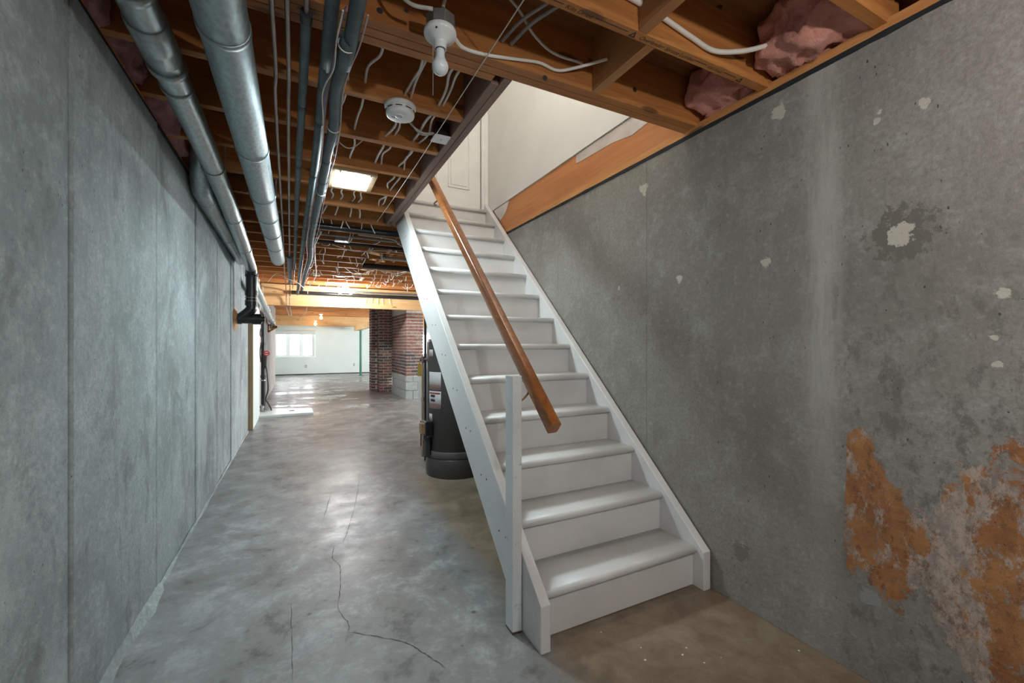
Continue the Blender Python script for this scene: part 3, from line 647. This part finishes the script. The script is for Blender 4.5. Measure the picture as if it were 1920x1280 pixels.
d1 = duct('round_duct', 'narrower galvanised vent duct with sleeve couplings along the left wall', d1p, .055, 'galv2',
     [((-.44, 1.86, 2.272), YV, .10, .006), ((-.44, 2.02, 2.271), YV, .012, .009), ((-.44, 1.62, 2.273), YV, .012, .007), ((-.44, 2.16, 2.27), YV, .008, .003), ((-.443, 3.9, 2.192), (0, 1, -.07), .008, .003), ((-.447, 4.75, 2.126), (0, 1, -.07), .008, .003)])
for y, z in ((1.3, 2.274), (3.0, 2.256)): obj('hanger_strap', MB().tube([(-.44 + .058 * math.cos(a), y, z + .058 * math.sin(a)) for a in [math.pi * (1 + i / 12) for i in range(13)]], .004, 6).tube([(-.498, y, z), (-.498, y, ZJ + .03)], .004, 6).tube([(-.382, y, z), (-.382, y, ZJ + .03)], .004, 6), M['steel'], d1)
d3 = duct('round_duct', 'short galvanised duct with an elbow squeezed between wall and vent duct', spline([(-.535, 3.22, 2.43), (-.545, 3.27, 2.33), (-.558, 3.38, 2.25), (-.563, 3.55, 2.222), (-.563, 4.5, 2.195), (-.563, 5.6, 2.16)], 6), .059, 'galv2',
     [((-.563, 3.58, 2.221), YV, .012, .005), ((-.558, 3.42, 2.243), (0, 1, -.3), .008, .005), ((-.563, 4.6, 2.19), YV, .008, .003)])
d4 = duct('round_duct', 'bright galvanised duct sloping down beyond the black drain elbow', spline([(-.50, 6.2, 1.98), (-.50, 7.0, 1.93), (-.50, 9.0, 1.81), (-.50, 10.6, 1.73), (-.50, 11.1, 1.69), (-.52, 11.3, 1.60)], 6), .055, 'galv2',
     [((-.50, y, 1.93 - (y - 7) * .057), (0, 1, -.057), .014, .005) for y in (8.4, 8.8, 9.9, 10.5)])
obj('hanger_strap', MB().tube([(-.50, 8.0, 1.93), (-.50, 8.0, 2.36)], .004, 6), M['steel'], d4)
# black drain elbow and tee out of the left wall
bd = thing('drain_elbow', 'black plastic drain pipe dropping from the vent duct to a tee in the left wall', 'drain pipe', (-.46, 5.55, 1.45))
obj('drop_pipe', MB().tube(spline([(-.46, 5.48, 2.075), (-.46, 5.55, 2.0), (-.46, 5.56, 1.9), (-.46, 5.56, 1.66)], 5), .056, 20), M['abs'], bd)
for z in (2.0, 1.79, 1.68): obj('hub', MB().tube([(-.46, 5.56, z - .03), (-.46, 5.56, z + .03)], .063, 20), M['abs'], bd)
for z in (1.735, 1.70): obj('brass_ring', MB().tube([(-.46, 5.56, z - .003), (-.46, 5.56, z + .003)], .0645, 20), M['tan'], bd)
obj('elbow', MB().tube(spline([(-.46, 5.56, 1.67), (-.462, 5.56, 1.61), (-.51, 5.56, 1.555), (-.57, 5.56, 1.50)], 5), .055, 20), M['abs'], bd)
obj('tee', MB().tube([(-.618, 5.56, 1.50), (-.36, 5.56, 1.50)], .052, 20).tube([(-.60, 5.56, 1.50), (-.55, 5.56, 1.50)], .060, 20).tube([(-.45, 5.56, 1.50), (-.37, 5.56, 1.50)], .060, 20), M['abs'], bd)
obj('cleanout_plug', MB().tube([(-.36, 5.56, 1.50), (-.33, 5.56, 1.50)], .032, 8), M['abs'], bd)
mb = MB(); mb.lathe([(.01, 0), (.07, .01), (.10, .03)], (0, 0, 0), 14)
rf = random.Random(5)
for v in mb.v:
    ang = math.atan2(v.y, v.x); R_ = math.hypot(v.x, v.y) * rf.uniform(.7, 1.15); h_ = v.z
    v.x, v.y, v.z = XL + .045 - h_ * 1.3 - .0, 5.56 + R_ * math.cos(ang), 1.50 + R_ * 1.25 * math.sin(ang)
obj('foam_seal', mb, M['sill'], bd)

def pipe(name, label, pts, r, m, cat='pipe', k=5, n=10, bands=(), bm='tape', group=None):
    q = spline(pts, k); th = thing(name, label, cat, q[0], group)
    obj('pipe_run', MB().tube(q, r, n), M[m], th)
    for y in bands:
        i = min(range(len(q) - 1), key=lambda i_: abs(q[i_].y - y)); t_ = (q[min(i + 1, len(q) - 1)] - q[max(i - 1, 0)]).normalized()
        obj('tape_band', MB().tube([q[i] - t_ * .012, q[i] + t_ * .012], r + .002, n), M[bm], th)
    return th
pipe('water_pipe', 'thinnest bare pipe left of the insulated pipes under the joists', [(-.07, -2.3, 2.325), (-.075, 1.56, 2.325), (-.091, 2.26, 2.325), (-.12, 4.08, 2.322), (-.16, 6.5, 2.315), (-.185, 8.3, 2.30), (-.19, 9.0, 2.16), (-.19, 9.08, 1.98), (-.19, 9.25, 1.93), (-.19, 12, 1.93)], .0085, 'copper', bands=(4.35,))
pB = pipe('water_pipe', 'bare pipe with a short foam sleeve far back beside the insulated pipes', [(-.03, -2.3, 2.325), (-.03, 1.54, 2.325), (-.042, 2.5, 2.325), (-.089, 5.98, 2.318), (-.125, 8.8, 2.27), (-.13, 9.02, 2.1), (-.13, 9.08, 1.96), (-.13, 9.3, 1.93), (-.13, 12, 1.93)], .009, 'copper', bands=(4.4,))
obj('foam_sleeve', MB().tube([(-.089, 5.98, 2.315), (-.1, 7.0, 2.30)], .033, 14).tube([(-.1, 7.06, 2.30), (-.115, 8.3, 2.282)], .030, 14), M['insul'], pB)
obj('tape_band', MB().tube([(-.1, 6.98, 2.30), (-.1, 7.07, 2.30)], .035, 14), M['tape'], pB)
pC = pipe('insulated_pipe', 'straight foam-wrapped pipe between the bare pipes and the cable-tied pair', [(.026, 1.57, 2.312), (.018, 2.18, 2.312), (.0, 3.31, 2.312), (-.041, 6.94, 2.305)], .0175, 'insul', n=14, bands=(2.15, 3.02, 4.3, 4.5))
obj('bare_end', MB().tube([(.024, -2.3, 2.312), (.026, 1.58, 2.312)], .009, 10).tube([(-.041, 6.9, 2.305), (-.08, 8.9, 2.25)], .008, 8), M['copper'], pC)
obj('tape_band', MB().tube([(.026, 1.56, 2.312), (.026, 1.60, 2.312)], .0195, 14), M['tape'], pC)
pD = pipe('insulated_pipe', 'thicker foam-wrapped pipe running straight beside the curved one', [(.100, -2.3, 2.312), (.099, 1.45, 2.312), (.098, 1.9, 2.312), (.092, 3.03, 2.312), (.065, 4.28, 2.303), (.02, 7.5, 2.25), (.0, 8.95, 2.16)], .0225, 'insul', n=16, bands=(2.26, 3.05, 4.75, 5.5, 6.3))
ep = [(x + .004, y, z - .024) for x, y, z in [(.165, -2.3, 2.295), (.162, 1.40, 2.295), (.15, 1.56, 2.295), (.147, 1.72, 2.293), (.137, 1.89, 2.29), (.151, 2.18, 2.288), (.142, 2.56, 2.286), (.14, 2.98, 2.286), (.124, 4.2, 2.285), (.121, 4.8, 2.28), (.136, 5.6, 2.27), (.10, 6.6, 2.25), (.06, 8.4, 2.20)]]
pE = pipe('insulated_pipe', 'curving dark foam-wrapped pipe bundled with mauve wires and ties', ep, .0245, 'insul', n=16, bands=(2.6, 3.05, 3.9, 4.5, 4.9))
for y in (1.60, 2.22, 3.2):
    i = min(ep, key=lambda q: abs(q[1] - y)); obj('cable_tie', MB().tube([(i[0] + .028 * math.cos(a), y, i[2] + .028 * math.sin(a)) for a in [2 * math.pi * j / 14 for j in range(15)]], .0022, 6), M['cable_new'], pE)
for dx, dz, mm, lab in ((.027, -.012, 'pink_wire', 'mauve wire tied along the right of the curved insulated pipe'), (-.030, -.010, 'purple', 'purple wire tied along the left of the curved insulated pipe'), (-.034, -.02, 'cable', 'pale wire weaving between the two thick insulated pipes')):
    rw = random.Random(int(abs(dx) * 1000 + abs(dz) * 3000)); q = [(x + dx * rw.uniform(.9, 1.5), y, z + dz + rw.uniform(-.012, .006)) for x, y, z in ep[1:]]
    tag(obj('loose_wire', MB().tube(spline(q, 6), .0028, 6), M[mm]), lab, 'wire')

# ------------------------------------------------------------------ cables
def cable(pts, label, r=.0055, m='cable', k=6, group=None, name='cable', n=8):
    return tag(obj(name, MB().tube(spline(pts, k), r, n), M[m]), label, 'cable', group)
rc = random.Random(21)
gl = 'white cable threaded through bored joists near the smoke alarm'
for i, x in enumerate((.195, .284, .45, .482, .605, .635)):
    pts = []; ye = 4.15 if x > .5 else 2.95
    for k in range(0, 7):
        yj = jY(k) - .02
        if yj > ye: break
        pts.append((x + rc.uniform(-.012, .012), yj, 2.393 + rc.uniform(-.01, .012)))
        pts.append((x + rc.uniform(-.022, .015), yj + .13, 2.378 + rc.uniform(-.012, .015)))
        pts.append((x + rc.uniform(-.02, .02), yj + .29, 2.40 + rc.uniform(-.015, .015)))
    cable(pts[:-2], 'white cable threaded through the near joists, %s from the insulated pipes' % ORD[i], .0058 if i % 2 else .0066, group='cables threaded through the near joists')
for i, x in enumerate((.24, .31, .40, .45)):
    pts = [(x, jY(4) - .02, 2.392), (x - .015, jY(4) + .12, 2.372 + .004 * i), (x + .01, jY(4) + .28, 2.395), (x, jY(5) - .02, 2.395), (x - .03 + .02 * i, jY(5) + .10, 2.362), (x - .05 + .03 * i, jY(5) + .20, 2.335)]
    cable(pts, 'white cable drooping behind the lit lens light, %s from the insulated pipes' % ORD[i], .006, group='cables behind the lens light')
gl2 = 'white cable threaded through the far joists before the pine beam'
for i, x in enumerate((.18, .27, .52, .78, 1.0, 1.22, 1.42, 1.65, 1.95)):
    pts = []
    for k in range(7 if x > .7 else 6, 18):
        yj = jY(k) - .02
        pts.append((x + rc.uniform(-.02, .02), yj, 2.42)); 
        pts.append((x + rc.uniform(-.06, .06), yj + .15, 2.42 + rc.choice([-.10, -.06, -.02, -.085, 0]))); pts.append((x + rc.uniform(-.05, .05), yj + .28, 2.40 + rc.uniform(-.09, .02)))
    cable(pts[:-2], gl2, .005, group='cables threaded through the far joists', k=4, n=6)
gl3 = 'cut cable end dangling below the far joists'
for i in range(46):
    k = rc.randint(6, 17); y = jY(k) + .004; x = rc.uniform(.16, .16 + .35 + .09 * k)
    ln = rc.uniform(.04, .10); dx = rc.uniform(-.05, .05)
    cable([(x, y, ZJ + .06), (x + dx * .2, y + .01, ZJ - .005), (x + dx, y + .03, ZJ - ln)], gl3, .005, group='cut cable ends under the far joists', k=4, n=6, m=rc.choice(['cable', 'cable_new', 'cable']), name='cable_stub')
for i, x in enumerate((1.25, 1.36, 1.47, 1.56, 1.70)):
    cable([(x, 9.10, 2.2), (x + .01, 9.095, 2.14), (x - .02 + .01 * i, 9.09, 2.05)], 'cut cable end hanging in front of the pine beam', .005, group='cut cable ends on the pine beam', k=4, name='cable_stub')
# heavy white cable stapled along the near joist, and its companions
yf = jY(-1) - TJ - .012
hv = thing('heavy_cable', 'thick twisted white cable stapled along the near joist by the pink insulation', 'cable', (1.2, yf, 2.45))
q = spline([(.30, yf, 2.50), (.66, yf, 2.475), (.86, yf, 2.463), (1.02, yf, 2.447), (1.14, yf, 2.437)], 8); obj('sheath', MB().tube(q, .0105, 12), M['cable_new'], hv)
q = spline([(1.09, yf, 2.44), (1.2, yf, 2.428), (1.36, yf, 2.402), (1.48, yf - .005, 2.385), (1.60, yf - .05, 2.395), (1.72, yf - .10, 2.43), (1.86, yf - .13, 2.47)], 8); obj('sheath', MB().tube(q, .0095, 12), M['cable_new'], hv)
obj('staple', MB().tube([(.955, yf + .006, 2.438), (.956, yf - .014, 2.44), (.957, yf - .014, 2.468), (.958, yf + .006, 2.47)], .0025, 6), M['steel'], hv)
ya = 1.5475 - .010
cable([(.505, ya - .07, 2.325), (.56, ya - .02, 2.335), (.66, ya, 2.352), (.78, ya, 2.372), (.90, ya, 2.392), (.985, ya, 2.385), (1.06, ya - .03, 2.40), (1.175, ya - .10, 2.43)], 'white cable leading from the lampholder along the doubled joist', .0065, 'cable_new')
cable([(.26, ya + .01, 2.47), (.29, ya - .04, 2.50), (.42, ya - .11, 2.545), (.60, ya - .12, 2.545), (.74, ya - .10, 2.50), (.83, ya - .07, 2.445), (.95, ya - .03, 2.43), (1.10, ya - .03, 2.43)], 'grey cable arcing over the lampholder through the dark bay', .0055, 'cable')
cable([(.405, 1.40, 2.345), (.34, 1.43, 2.36), (.295, 1.45, 2.41), (.30, 1.45, 2.47), (.36, 1.43, 2.53), (.44, 1.42, 2.55), (.47, 1.43, 2.48), (.455, 1.445, 2.40)], 'white cable loop curling into the side of the lampholder box', .0062, 'cable')
cable([(.20, 1.36, 2.56), (.205, 1.45, 2.50), (.21, 1.545, 2.455)], 'short white cable entering a hole in the doubled joist', .006, 'cable')
for i, (xa, xb) in enumerate(((.86, .76), (.90, .80))):
    cable([(xa, 1.20, 2.50), (xa - .03, 1.30, 2.47), (xb, 1.42, 2.445), (xb - .03, 1.54, 2.43)], ('thicker' if i else 'thinner') + ' grey cable slanting across the bay above the bulb', .0075 if i else .0065, 'cable_grey')
cable([(.66, 1.10, 2.345), (.66, 1.9, 2.34), (.66, 2.6, 2.335), (.655, 3.4, 2.335), (.65, 4.05, 2.34)], 'taut thin pull wire strung under the joists toward the stair', .0022, 'cable', name='pull_wire', n=6)
cable([(.18, 2.62, 2.40), (.26, 2.60, 2.34), (.34, 2.58, 2.40), (.36, 2.53, 2.45)], 'thin white wire bowing beside the curved insulated pipe', .0035, 'cable')
cable([(.21, 4.6, 2.33), (.17, 5.2, 2.30), (.20, 5.9, 2.26), (.24, 7.0, 2.22), (.16, 7.8, 2.16), (.17, 8.9, 2.17)], 'long white wire drooping beside the insulated pipes', .005, 'cable_new')
cable([(.15, 9.3, 2.15), (.17, 9.6, 1.99), (.15, 9.8, 1.86), (.08, 9.9, 1.80), (.06, 9.9, 1.72)], 'white wire hanging below the pine beam', .005, 'cable_new')
cable([(-.40, 7.4, 2.16), (-.28, 7.2, 2.26), (-.14, 7.2, 2.20), (0.0, 7.4, 2.17), (.1, 8.0, 2.16)], 'thin white cable draped below the pipes at the left', .005, 'cable')
# runs across the joists further in
def crossrun(name, y, x0, x1, z, r, m, label, cat): tag(obj(name, MB().tube([(x0, y, z), (x1, y, z)], r, 14), M[m]), label, cat)
crossrun('drain_run', 4.34, .16, 1.84, 2.318, .030, 'abs', 'black drain run crossing right behind the stair opening', 'pipe')
crossrun('conduit', 4.72, .15, 1.84, 2.332, .013, 'cable_grey', 'grey conduit crossing behind the black drain run', 'conduit')
crossrun('drain_run', 5.02, .15, 1.84, 2.325, .018, 'abs', 'thin black run crossing under the joists', 'pipe')
crossrun('conduit', 5.62, .95, 2.2, 2.325, .020, 'galv2', 'short galvanised conduit at the right under the joists', 'conduit')
crossrun('drain_run', 6.22, .80, 2.2, 2.312, .036, 'abs', 'thick short black run at the right under the joists', 'pipe')
crossrun('drain_run', 9.06, -.1, 3.5, 2.20, .035, 'abs', 'black drain run along the upper face of the pine beam', 'pipe')
crossrun('conduit', 9.03, .85, 3.5, 2.262, .018, 'galv2', 'galvanised conduit above the black run on the pine beam', 'conduit')
for q, lab in (([(.55, 4.55, 2.325), (.9, 4.62, 2.33), (1.0, 4.8, 2.33), (1.15, 4.95, 2.31), (1.3, 5.3, 2.30)], 'white cable crossing over the conduits near the stair'), ([(.35, 5.2, 2.34), (.6, 5.25, 2.30), (.9, 5.22, 2.33), (1.3, 5.27, 2.33)], 'drooping cable between conduits behind the stair'), ([(.6, 6.6, 2.33), (.8, 6.75, 2.25), (1.0, 6.62, 2.33), (1.3, 6.5, 2.28), (1.5, 6.6, 2.34)], 'white cable loop under the far joists'), ([(1.2, 6.5, 2.30), (1.35, 6.55, 2.26), (1.5, 6.5, 2.31), (1.7, 6.62, 2.27)], 'tangled pale cable by the thick black run')):
    cable(q, lab, .006, 'cable_new')
for i, (x, y, wd, lab) in enumerate(((.42, 4.86, .13, 'small steel junction box near the grey conduits'), (.27, 7.46, .09, 'small steel box left of the bright bulbs'), (.62, 7.40, .12, 'pale junction box just before the bright bulbs'))):
    jb = thing('junction_box', lab, 'junction box', (x, y, 2.30)); obj('box', MB().box(x - wd / 2, x + wd / 2, y - .04, y + .04, 2.315, ZJ), M['steel'], jb, bevel=.003)
    obj('cover', MB().box(x - wd / 2 - .004, x + wd / 2 + .004, y - .044, y + .044, 2.309, 2.315), M['galv2'], jb)

# ------------------------------------------------------------------ fixtures
lh = thing('lampholder', 'white porcelain lampholder with an unlit bulb on the doubled joist', 'light fixture', (.447, 1.45, 2.163))
obj('outlet_box', MB().lathe([(.052, 2.318), (.052, 2.362)], (.449, 1.45, 0), 8, False), M['steel'], lh, bevel=.003)
obj('porcelain_base', MB().lathe([(.021, 2.252), (.0225, 2.27), (.024, 2.277), (.036, 2.285), (.040, 2.292), (.054, 2.297), (.057, 2.304), (.057, 2.311), (.054, 2.318)], (.447, 1.45, 0), 40), M['porcelain'], lh)
obj('socket_ring', MB().lathe([(.017, 2.250), (.0185, 2.254)], (.447, 1.45, 0), 24), M['darkmark'], lh)
obj('bulb', MB().lathe([(.0005, 2.163)] + [(.029 * math.sin(a), 2.192 - .029 * math.cos(a)) for a in [math.pi * i / 16 for i in range(1, 12)]] + [(.0165, 2.225), (.0155, 2.236), (.0152, 2.253)], (.447, 1.45, 0), 32), M['bulbglass'], lh)
obj('screw_slot', MB().box(.418, .424, 1.405, 1.413, 2.294, 2.304), M['darkmark'], lh)
obj('pull_string', MB().tube([(.421, 1.45, 2.285), (.421, 1.45, 2.085)], .0012, 6), M['cable_grey'], lh)

sa = thing('smoke_alarm', 'round white smoke alarm fixed under the third near joist', 'smoke alarm', (.435, 2.05, 2.29))
sx_, sy_ = .435, 2.045
obj('mounting_plate', MB().lathe([(.060, 2.328), (.071, 2.331), (.073, 2.337), (.073, 2.346), (.070, 2.349)], (sx_, sy_, 0), 40), M['plastic'], sa)
bo = obj('body', MB().lathe([(.001, 2.294), (.056, 2.295), (.064, 2.299), (.066, 2.306), (.064, 2.330)], (sx_, sy_, 0), 40), M['plastic'], sa)
for a in range(0, 360, 40):
    q = [math.radians(a + i * 5) for i in range(6)]
    obj('vent_slot', MB().tube([(sx_ + .0665 * math.cos(b), sy_ + .0665 * math.sin(b), 2.319) for b in q], .0022, 6), M['darkmark'], bo)
obj('test_button', MB().lathe([(.001, 2.2905), (.020, 2.291), (.023, 2.294)], (sx_ - .008, sy_ - .012, 0), 28), M['plastic'], bo)
obj('button_outline', MB().tube([(sx_ - .008 + .012 * math.cos(b), sy_ - .012 + .007 * math.sin(b), 2.2905) for b in [2 * math.pi * i / 16 for i in range(17)]], .0009, 5), M['darkmark'], bo)
obj('speaker_mark', MB().tube([(sx_ - .030 + .008 * math.cos(b), sy_ + .012 + .005 * math.sin(b), 2.2943) for b in [2 * math.pi * i / 12 for i in range(13)]], .0014, 5), M['cable_grey'], bo)

jb = thing('junction_box', 'white square junction box cover beside the stair opening header', 'junction box', (.70, 2.26, 2.33))
obj('box', MB().box(.665, .735, 2.23, 2.30, 2.345, 2.42), M['abs'], jb, bevel=.003); obj('cover', MB().box(.655, .742, 2.215, 2.305, 2.336, 2.344), M['plastic'], jb, bevel=.002)
obj('cover_screw', MB().tube([(.70, 2.255, 2.336), (.70, 2.255, 2.333)], .004, 8), M['steel'], jb)
for i in range(2): obj('cable_lead', MB().tube(spline([(.665, 2.27 + .012 * i, 2.37), (.60, 2.29 + .02 * i, 2.37), (.53, 2.27, 2.40 + .01 * i), (.47, 2.20, 2.43)], 6), .005, 8), M['cable'], jb)

rl = thing('recessed_light', 'lit rectangular lens light framed between the joists', 'light fixture', (.34, 3.11, 2.30))
x0, x1, y0, y1 = .205, .475, 2.945, 3.275
fr = obj('frame', MB().box(x0 - .012, x0 + .012, y0, y1, 2.335, 2.38).box(x1 - .03, x1 + .004, y0, y1, 2.335, 2.38).box(x0, x1, y0 - .012, y0 + .014, 2.335, 2.38).box(x0, x1, y1 - .014, y1 + .01, 2.335, 2.38), M['framewood'], rl, bevel=.002)
obj('flange', MB().box(x0 + .012, x1 - .03, y0 + .014, y1 - .014, 2.352, 2.357), M['cream'], rl)
obj('lens', MB().prism([(y0 + .035, 2.352), (y0 + .05, 2.327), (y1 - .05, 2.327), (y1 - .03, 2.352)], 'x', x0 + .03, x1 - .06), M['lens'], rl, bevel=.004)
obj('housing', MB().box(x0, x1 - .02, y0 + .01, y1 - .01, 2.358, 2.50), M['steel'], rl)
for x, y in ((.24, 2.952), (.43, 2.952)): obj('clip', MB().box(x, x + .012, y - .006, y + .008, 2.325, 2.336), M['cream'], rl)

tb = thing('twin_lampholder', 'pair of bright white bulbs under the joists before the pine beam', 'light fixture', (.80, 8.55, 2.19))
obj('base', MB().lathe([(.03, 2.285), (.06, 2.30), (.065, 2.35)], (.80, 8.55, 0), 20), M['porcelain'], tb)
for dx in (-.095, .095):
    q = Vector((.80 + dx, 8.52, 2.195)); obj('arm', MB().tube([(.80 + dx * .3, 8.545, 2.30), q + Vector((0, 0, .03))], .016, 10), M['porcelain'], tb)
    obj('bulb', MB().lathe([(.002, -.038)] + [(.036 * math.sin(a), -.036 * math.cos(a)) for a in [math.pi * i / 12 for i in range(1, 10)]] + [(.016, .045)], q, 20), M['lit'], tb)
for x, y, z, lab in ((.76, 16.9, 2.17, 'warm glowing bare bulb nearer of two under the far ceiling'), (.62, 18.3, 2.00, 'warm glowing bare bulb just before the far beam')):
    b_ = thing('bare_bulb', lab, 'light fixture', (x, y, z)); obj('bulb', MB().lathe([(.002, -.05)] + [(.048 * math.sin(a), -.048 * math.cos(a)) for a in [math.pi * i / 12 for i in range(1, 10)]] + [(.02, .06)], (x, y, z), 18), M['litwarm'], b_)
    obj('holder', MB().lathe([(.022, .06), (.022, .10), (.06, .11), (.06, .14)], (x, y, z), 18), M['porcelain'], b_)
    if z + .14 < ZJ: obj('drop_rod', MB().tube([(x, y, z + .14), (x, y, ZJ)], .012, 8), M['steel'], b_)

# ------------------------------------------------------------------ pink insulation in the rim bays
def batt(x0, x1, y0, y1, z0, z1, m, label, seed, sag=.03, group=None):
    nx, ny, nz_ = 16, 26, 14; idx = {}; mb = MB(); vs = []
    def P_(i, j, k):
        key = (i, j, k)
        if key not in idx:
            u, v, w_ = i / nx * 2 - 1, j / ny * 2 - 1, k / nz_ * 2 - 1
            e = 4.0; l = (abs(u) ** e + abs(v) ** e + abs(w_) ** e) ** (1 / e); mx = max(abs(u), abs(v), abs(w_)); u, v, w_ = (u * mx / l, v * mx / l, w_ * mx / l)
            q = Vector(((x0 + x1) / 2 + u * (x1 - x0) / 2, (y0 + y1) / 2 + v * (y1 - y0) / 2, (z0 + z1) / 2 + w_ * (z1 - z0) / 2))
            nn = noise.noise(q * 7 + Vector((seed, 0, 0))) * .7 + noise.noise(q * 19 + Vector((seed, 3, 0))) * .35 + noise.noise(q * 38 + Vector((seed, 3, 9))) * .16 - abs(noise.noise(q * 12 + Vector((0, seed, 5)))) * 1.1 + .15
            dv = Vector((u, v * .4, w_)).normalized() if (u or w_) else Vector((0, 1, 0))
            q = q + dv * nn * sag; q.z = min(q.z, ZD - .002); idx[key] = len(vs); vs.append(q)
        return idx[key]
    fs = []
    for i in range(nx):
        for j in range(ny): fs += [(P_(i, j, 0), P_(i, j + 1, 0), P_(i + 1, j + 1, 0), P_(i + 1, j, 0)), (P_(i, j, nz_), P_(i + 1, j, nz_), P_(i + 1, j + 1, nz_), P_(i, j + 1, nz_))]
    for j in range(ny):
        for k in range(nz_): fs += [(P_(0, j, k), P_(0, j, k + 1), P_(0, j + 1, k + 1), P_(0, j + 1, k)), (P_(nx, j, k), P_(nx, j + 1, k), P_(nx, j + 1, k + 1), P_(nx, j, k + 1))]
    for i in range(nx):
        for k in range(nz_): fs += [(P_(i, 0, k), P_(i + 1, 0, k), P_(i + 1, 0, k + 1), P_(i, 0, k + 1)), (P_(i, ny, k), P_(i, ny, k + 1), P_(i + 1, ny, k + 1), P_(i + 1, ny, k))]
    mb.add(vs, fs, True); o = tag(obj('insulation_batt', mb, M[m]), label, 'insulation', group); return o
g_ = 'pink insulation batts in the right rim bays'
batt(1.72, 2.0, jY(-1) + .01, 1.535, 2.385, 2.58, 'pink', 'pink insulation in the dark bay beside the doubled joist', 1.3, .045, g_)
batt(1.845, 2.0, jY(-1) + .03, 1.53, 2.368, 2.43, 'pink', 'low roll of pink insulation lying on the sill by the doubled joist', 8.3, .03, g_)
batt(1.66, 2.0, jY(-2) + .005, jY(-1) - TJ - .005, 2.372, 2.57, 'pink', 'bulging pink insulation between the near joists where the thick cable ends', 4.1, .06, g_)
batt(1.74, 2.0, jY(-3) + .005, jY(-2) - TJ - .06, 2.372, 2.58, 'pink', 'bright pink insulation at the top right corner', 6.7, .05, g_)
batt(1.74, 2.0, jY(-4) + .005, jY(-3) - TJ - .005, 2.372, 2.58, 'pink', 'pink insulation batt just beyond the top right corner', 2.7, .05, g_)
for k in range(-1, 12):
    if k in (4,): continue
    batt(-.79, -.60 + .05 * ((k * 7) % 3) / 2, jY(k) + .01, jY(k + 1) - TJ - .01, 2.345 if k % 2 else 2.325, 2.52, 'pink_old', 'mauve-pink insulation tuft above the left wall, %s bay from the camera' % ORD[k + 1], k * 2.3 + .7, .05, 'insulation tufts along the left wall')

# ------------------------------------------------------------------ far left: plumbing stack, shower pan, bracket
ps = thing('plumbing_stack', 'black plumbing stack with red valve and hose against the left wall', 'plumbing', (-.54, 8.75, 0))
obj('stack_pipe', MB().tube([(-.545, 8.75, .05), (-.545, 8.75, 1.735)], .034, 16), M['abs'], ps)
for z in (.62, 1.2, 1.6): obj('coupling', MB().tube([(-.545, 8.75, z), (-.545, 8.75, z + .05)], .042, 16), M['abs'], ps)
obj('strap', MB().tube([(-.545, 8.75, .57), (-.545, 8.75, .59)], .044, 16), M['steel'], ps)
vl = obj('valve', MB().tube(spline([(-.545, 8.72, .78), (-.51, 8.68, .86), (-.505, 8.68, .95), (-.50, 8.66, 1.02)], 4), .022, 10), M['darkmark'], ps)
obj('valve_wheel', MB().tube([(-.485 + .04 * math.cos(a), 8.64, 1.06 + .04 * math.sin(a)) for a in [2 * math.pi * i / 14 for i in range(15)]], .011, 8).tube([(-.525, 8.64, 1.06), (-.445, 8.64, 1.06)], .009, 8), M['red'], vl)
obj('hose', MB().tube(spline([(-.50, 8.68, .84), (-.475, 8.66, .66), (-.465, 8.65, .42), (-.50, 8.66, .26), (-.46, 8.62, .18), (-.42, 8.58, .10), (-.41, 8.56, .06)], 6), .011, 8), M['abs'], ps)
obj('hose', MB().tube(spline([(-.575, 8.70, 1.5), (-.59, 8.70, 1.4), (-.56, 8.69, 1.3), (-.59, 8.69, 1.1), (-.575, 8.69, .9)], 6), .009, 8), M['abs'], ps)
obj('trap', MB().tube(spline([(-.57, 8.70, .12), (-.50, 8.62, .10), (-.45, 8.58, .09)], 5), .035, 12).tube([(-.55, 8.60, .06), (-.55, 8.60, .14)], .03, 10), M['steel'], ps)
pn = thing('shower_pan', 'low white shower base on the floor by the left wall', 'shower base', (-.17, 8.4, 0))
obj('tray', MB().prism([(-.60, 8.13), (.247, 8.13), (.245, 8.68), (-.40, 8.95), (-.60, 8.95)], 'z', .0, .045), M['pan'], pn, bevel=.008)
obj('drain_grate', MB().box(-.13, -.05, 8.46, 8.54, .0445, .0465), M['darkmark'], pn)
bk = thing('wooden_bracket', 'small brown triangular wooden bracket under the sloping duct', 'bracket', (-.56, 11.2, 1.5))
for a, b in (((-.60, 11.2, 1.66), (-.60, 11.2, 1.50)), ((-.60, 11.2, 1.66), (-.42, 11.2, 1.62)), ((-.60, 11.2, 1.50), (-.42, 11.2, 1.62))): obj('arm', MB().bar(a, b, .04, .03, (0, 1, 0)), M['rim'], bk)
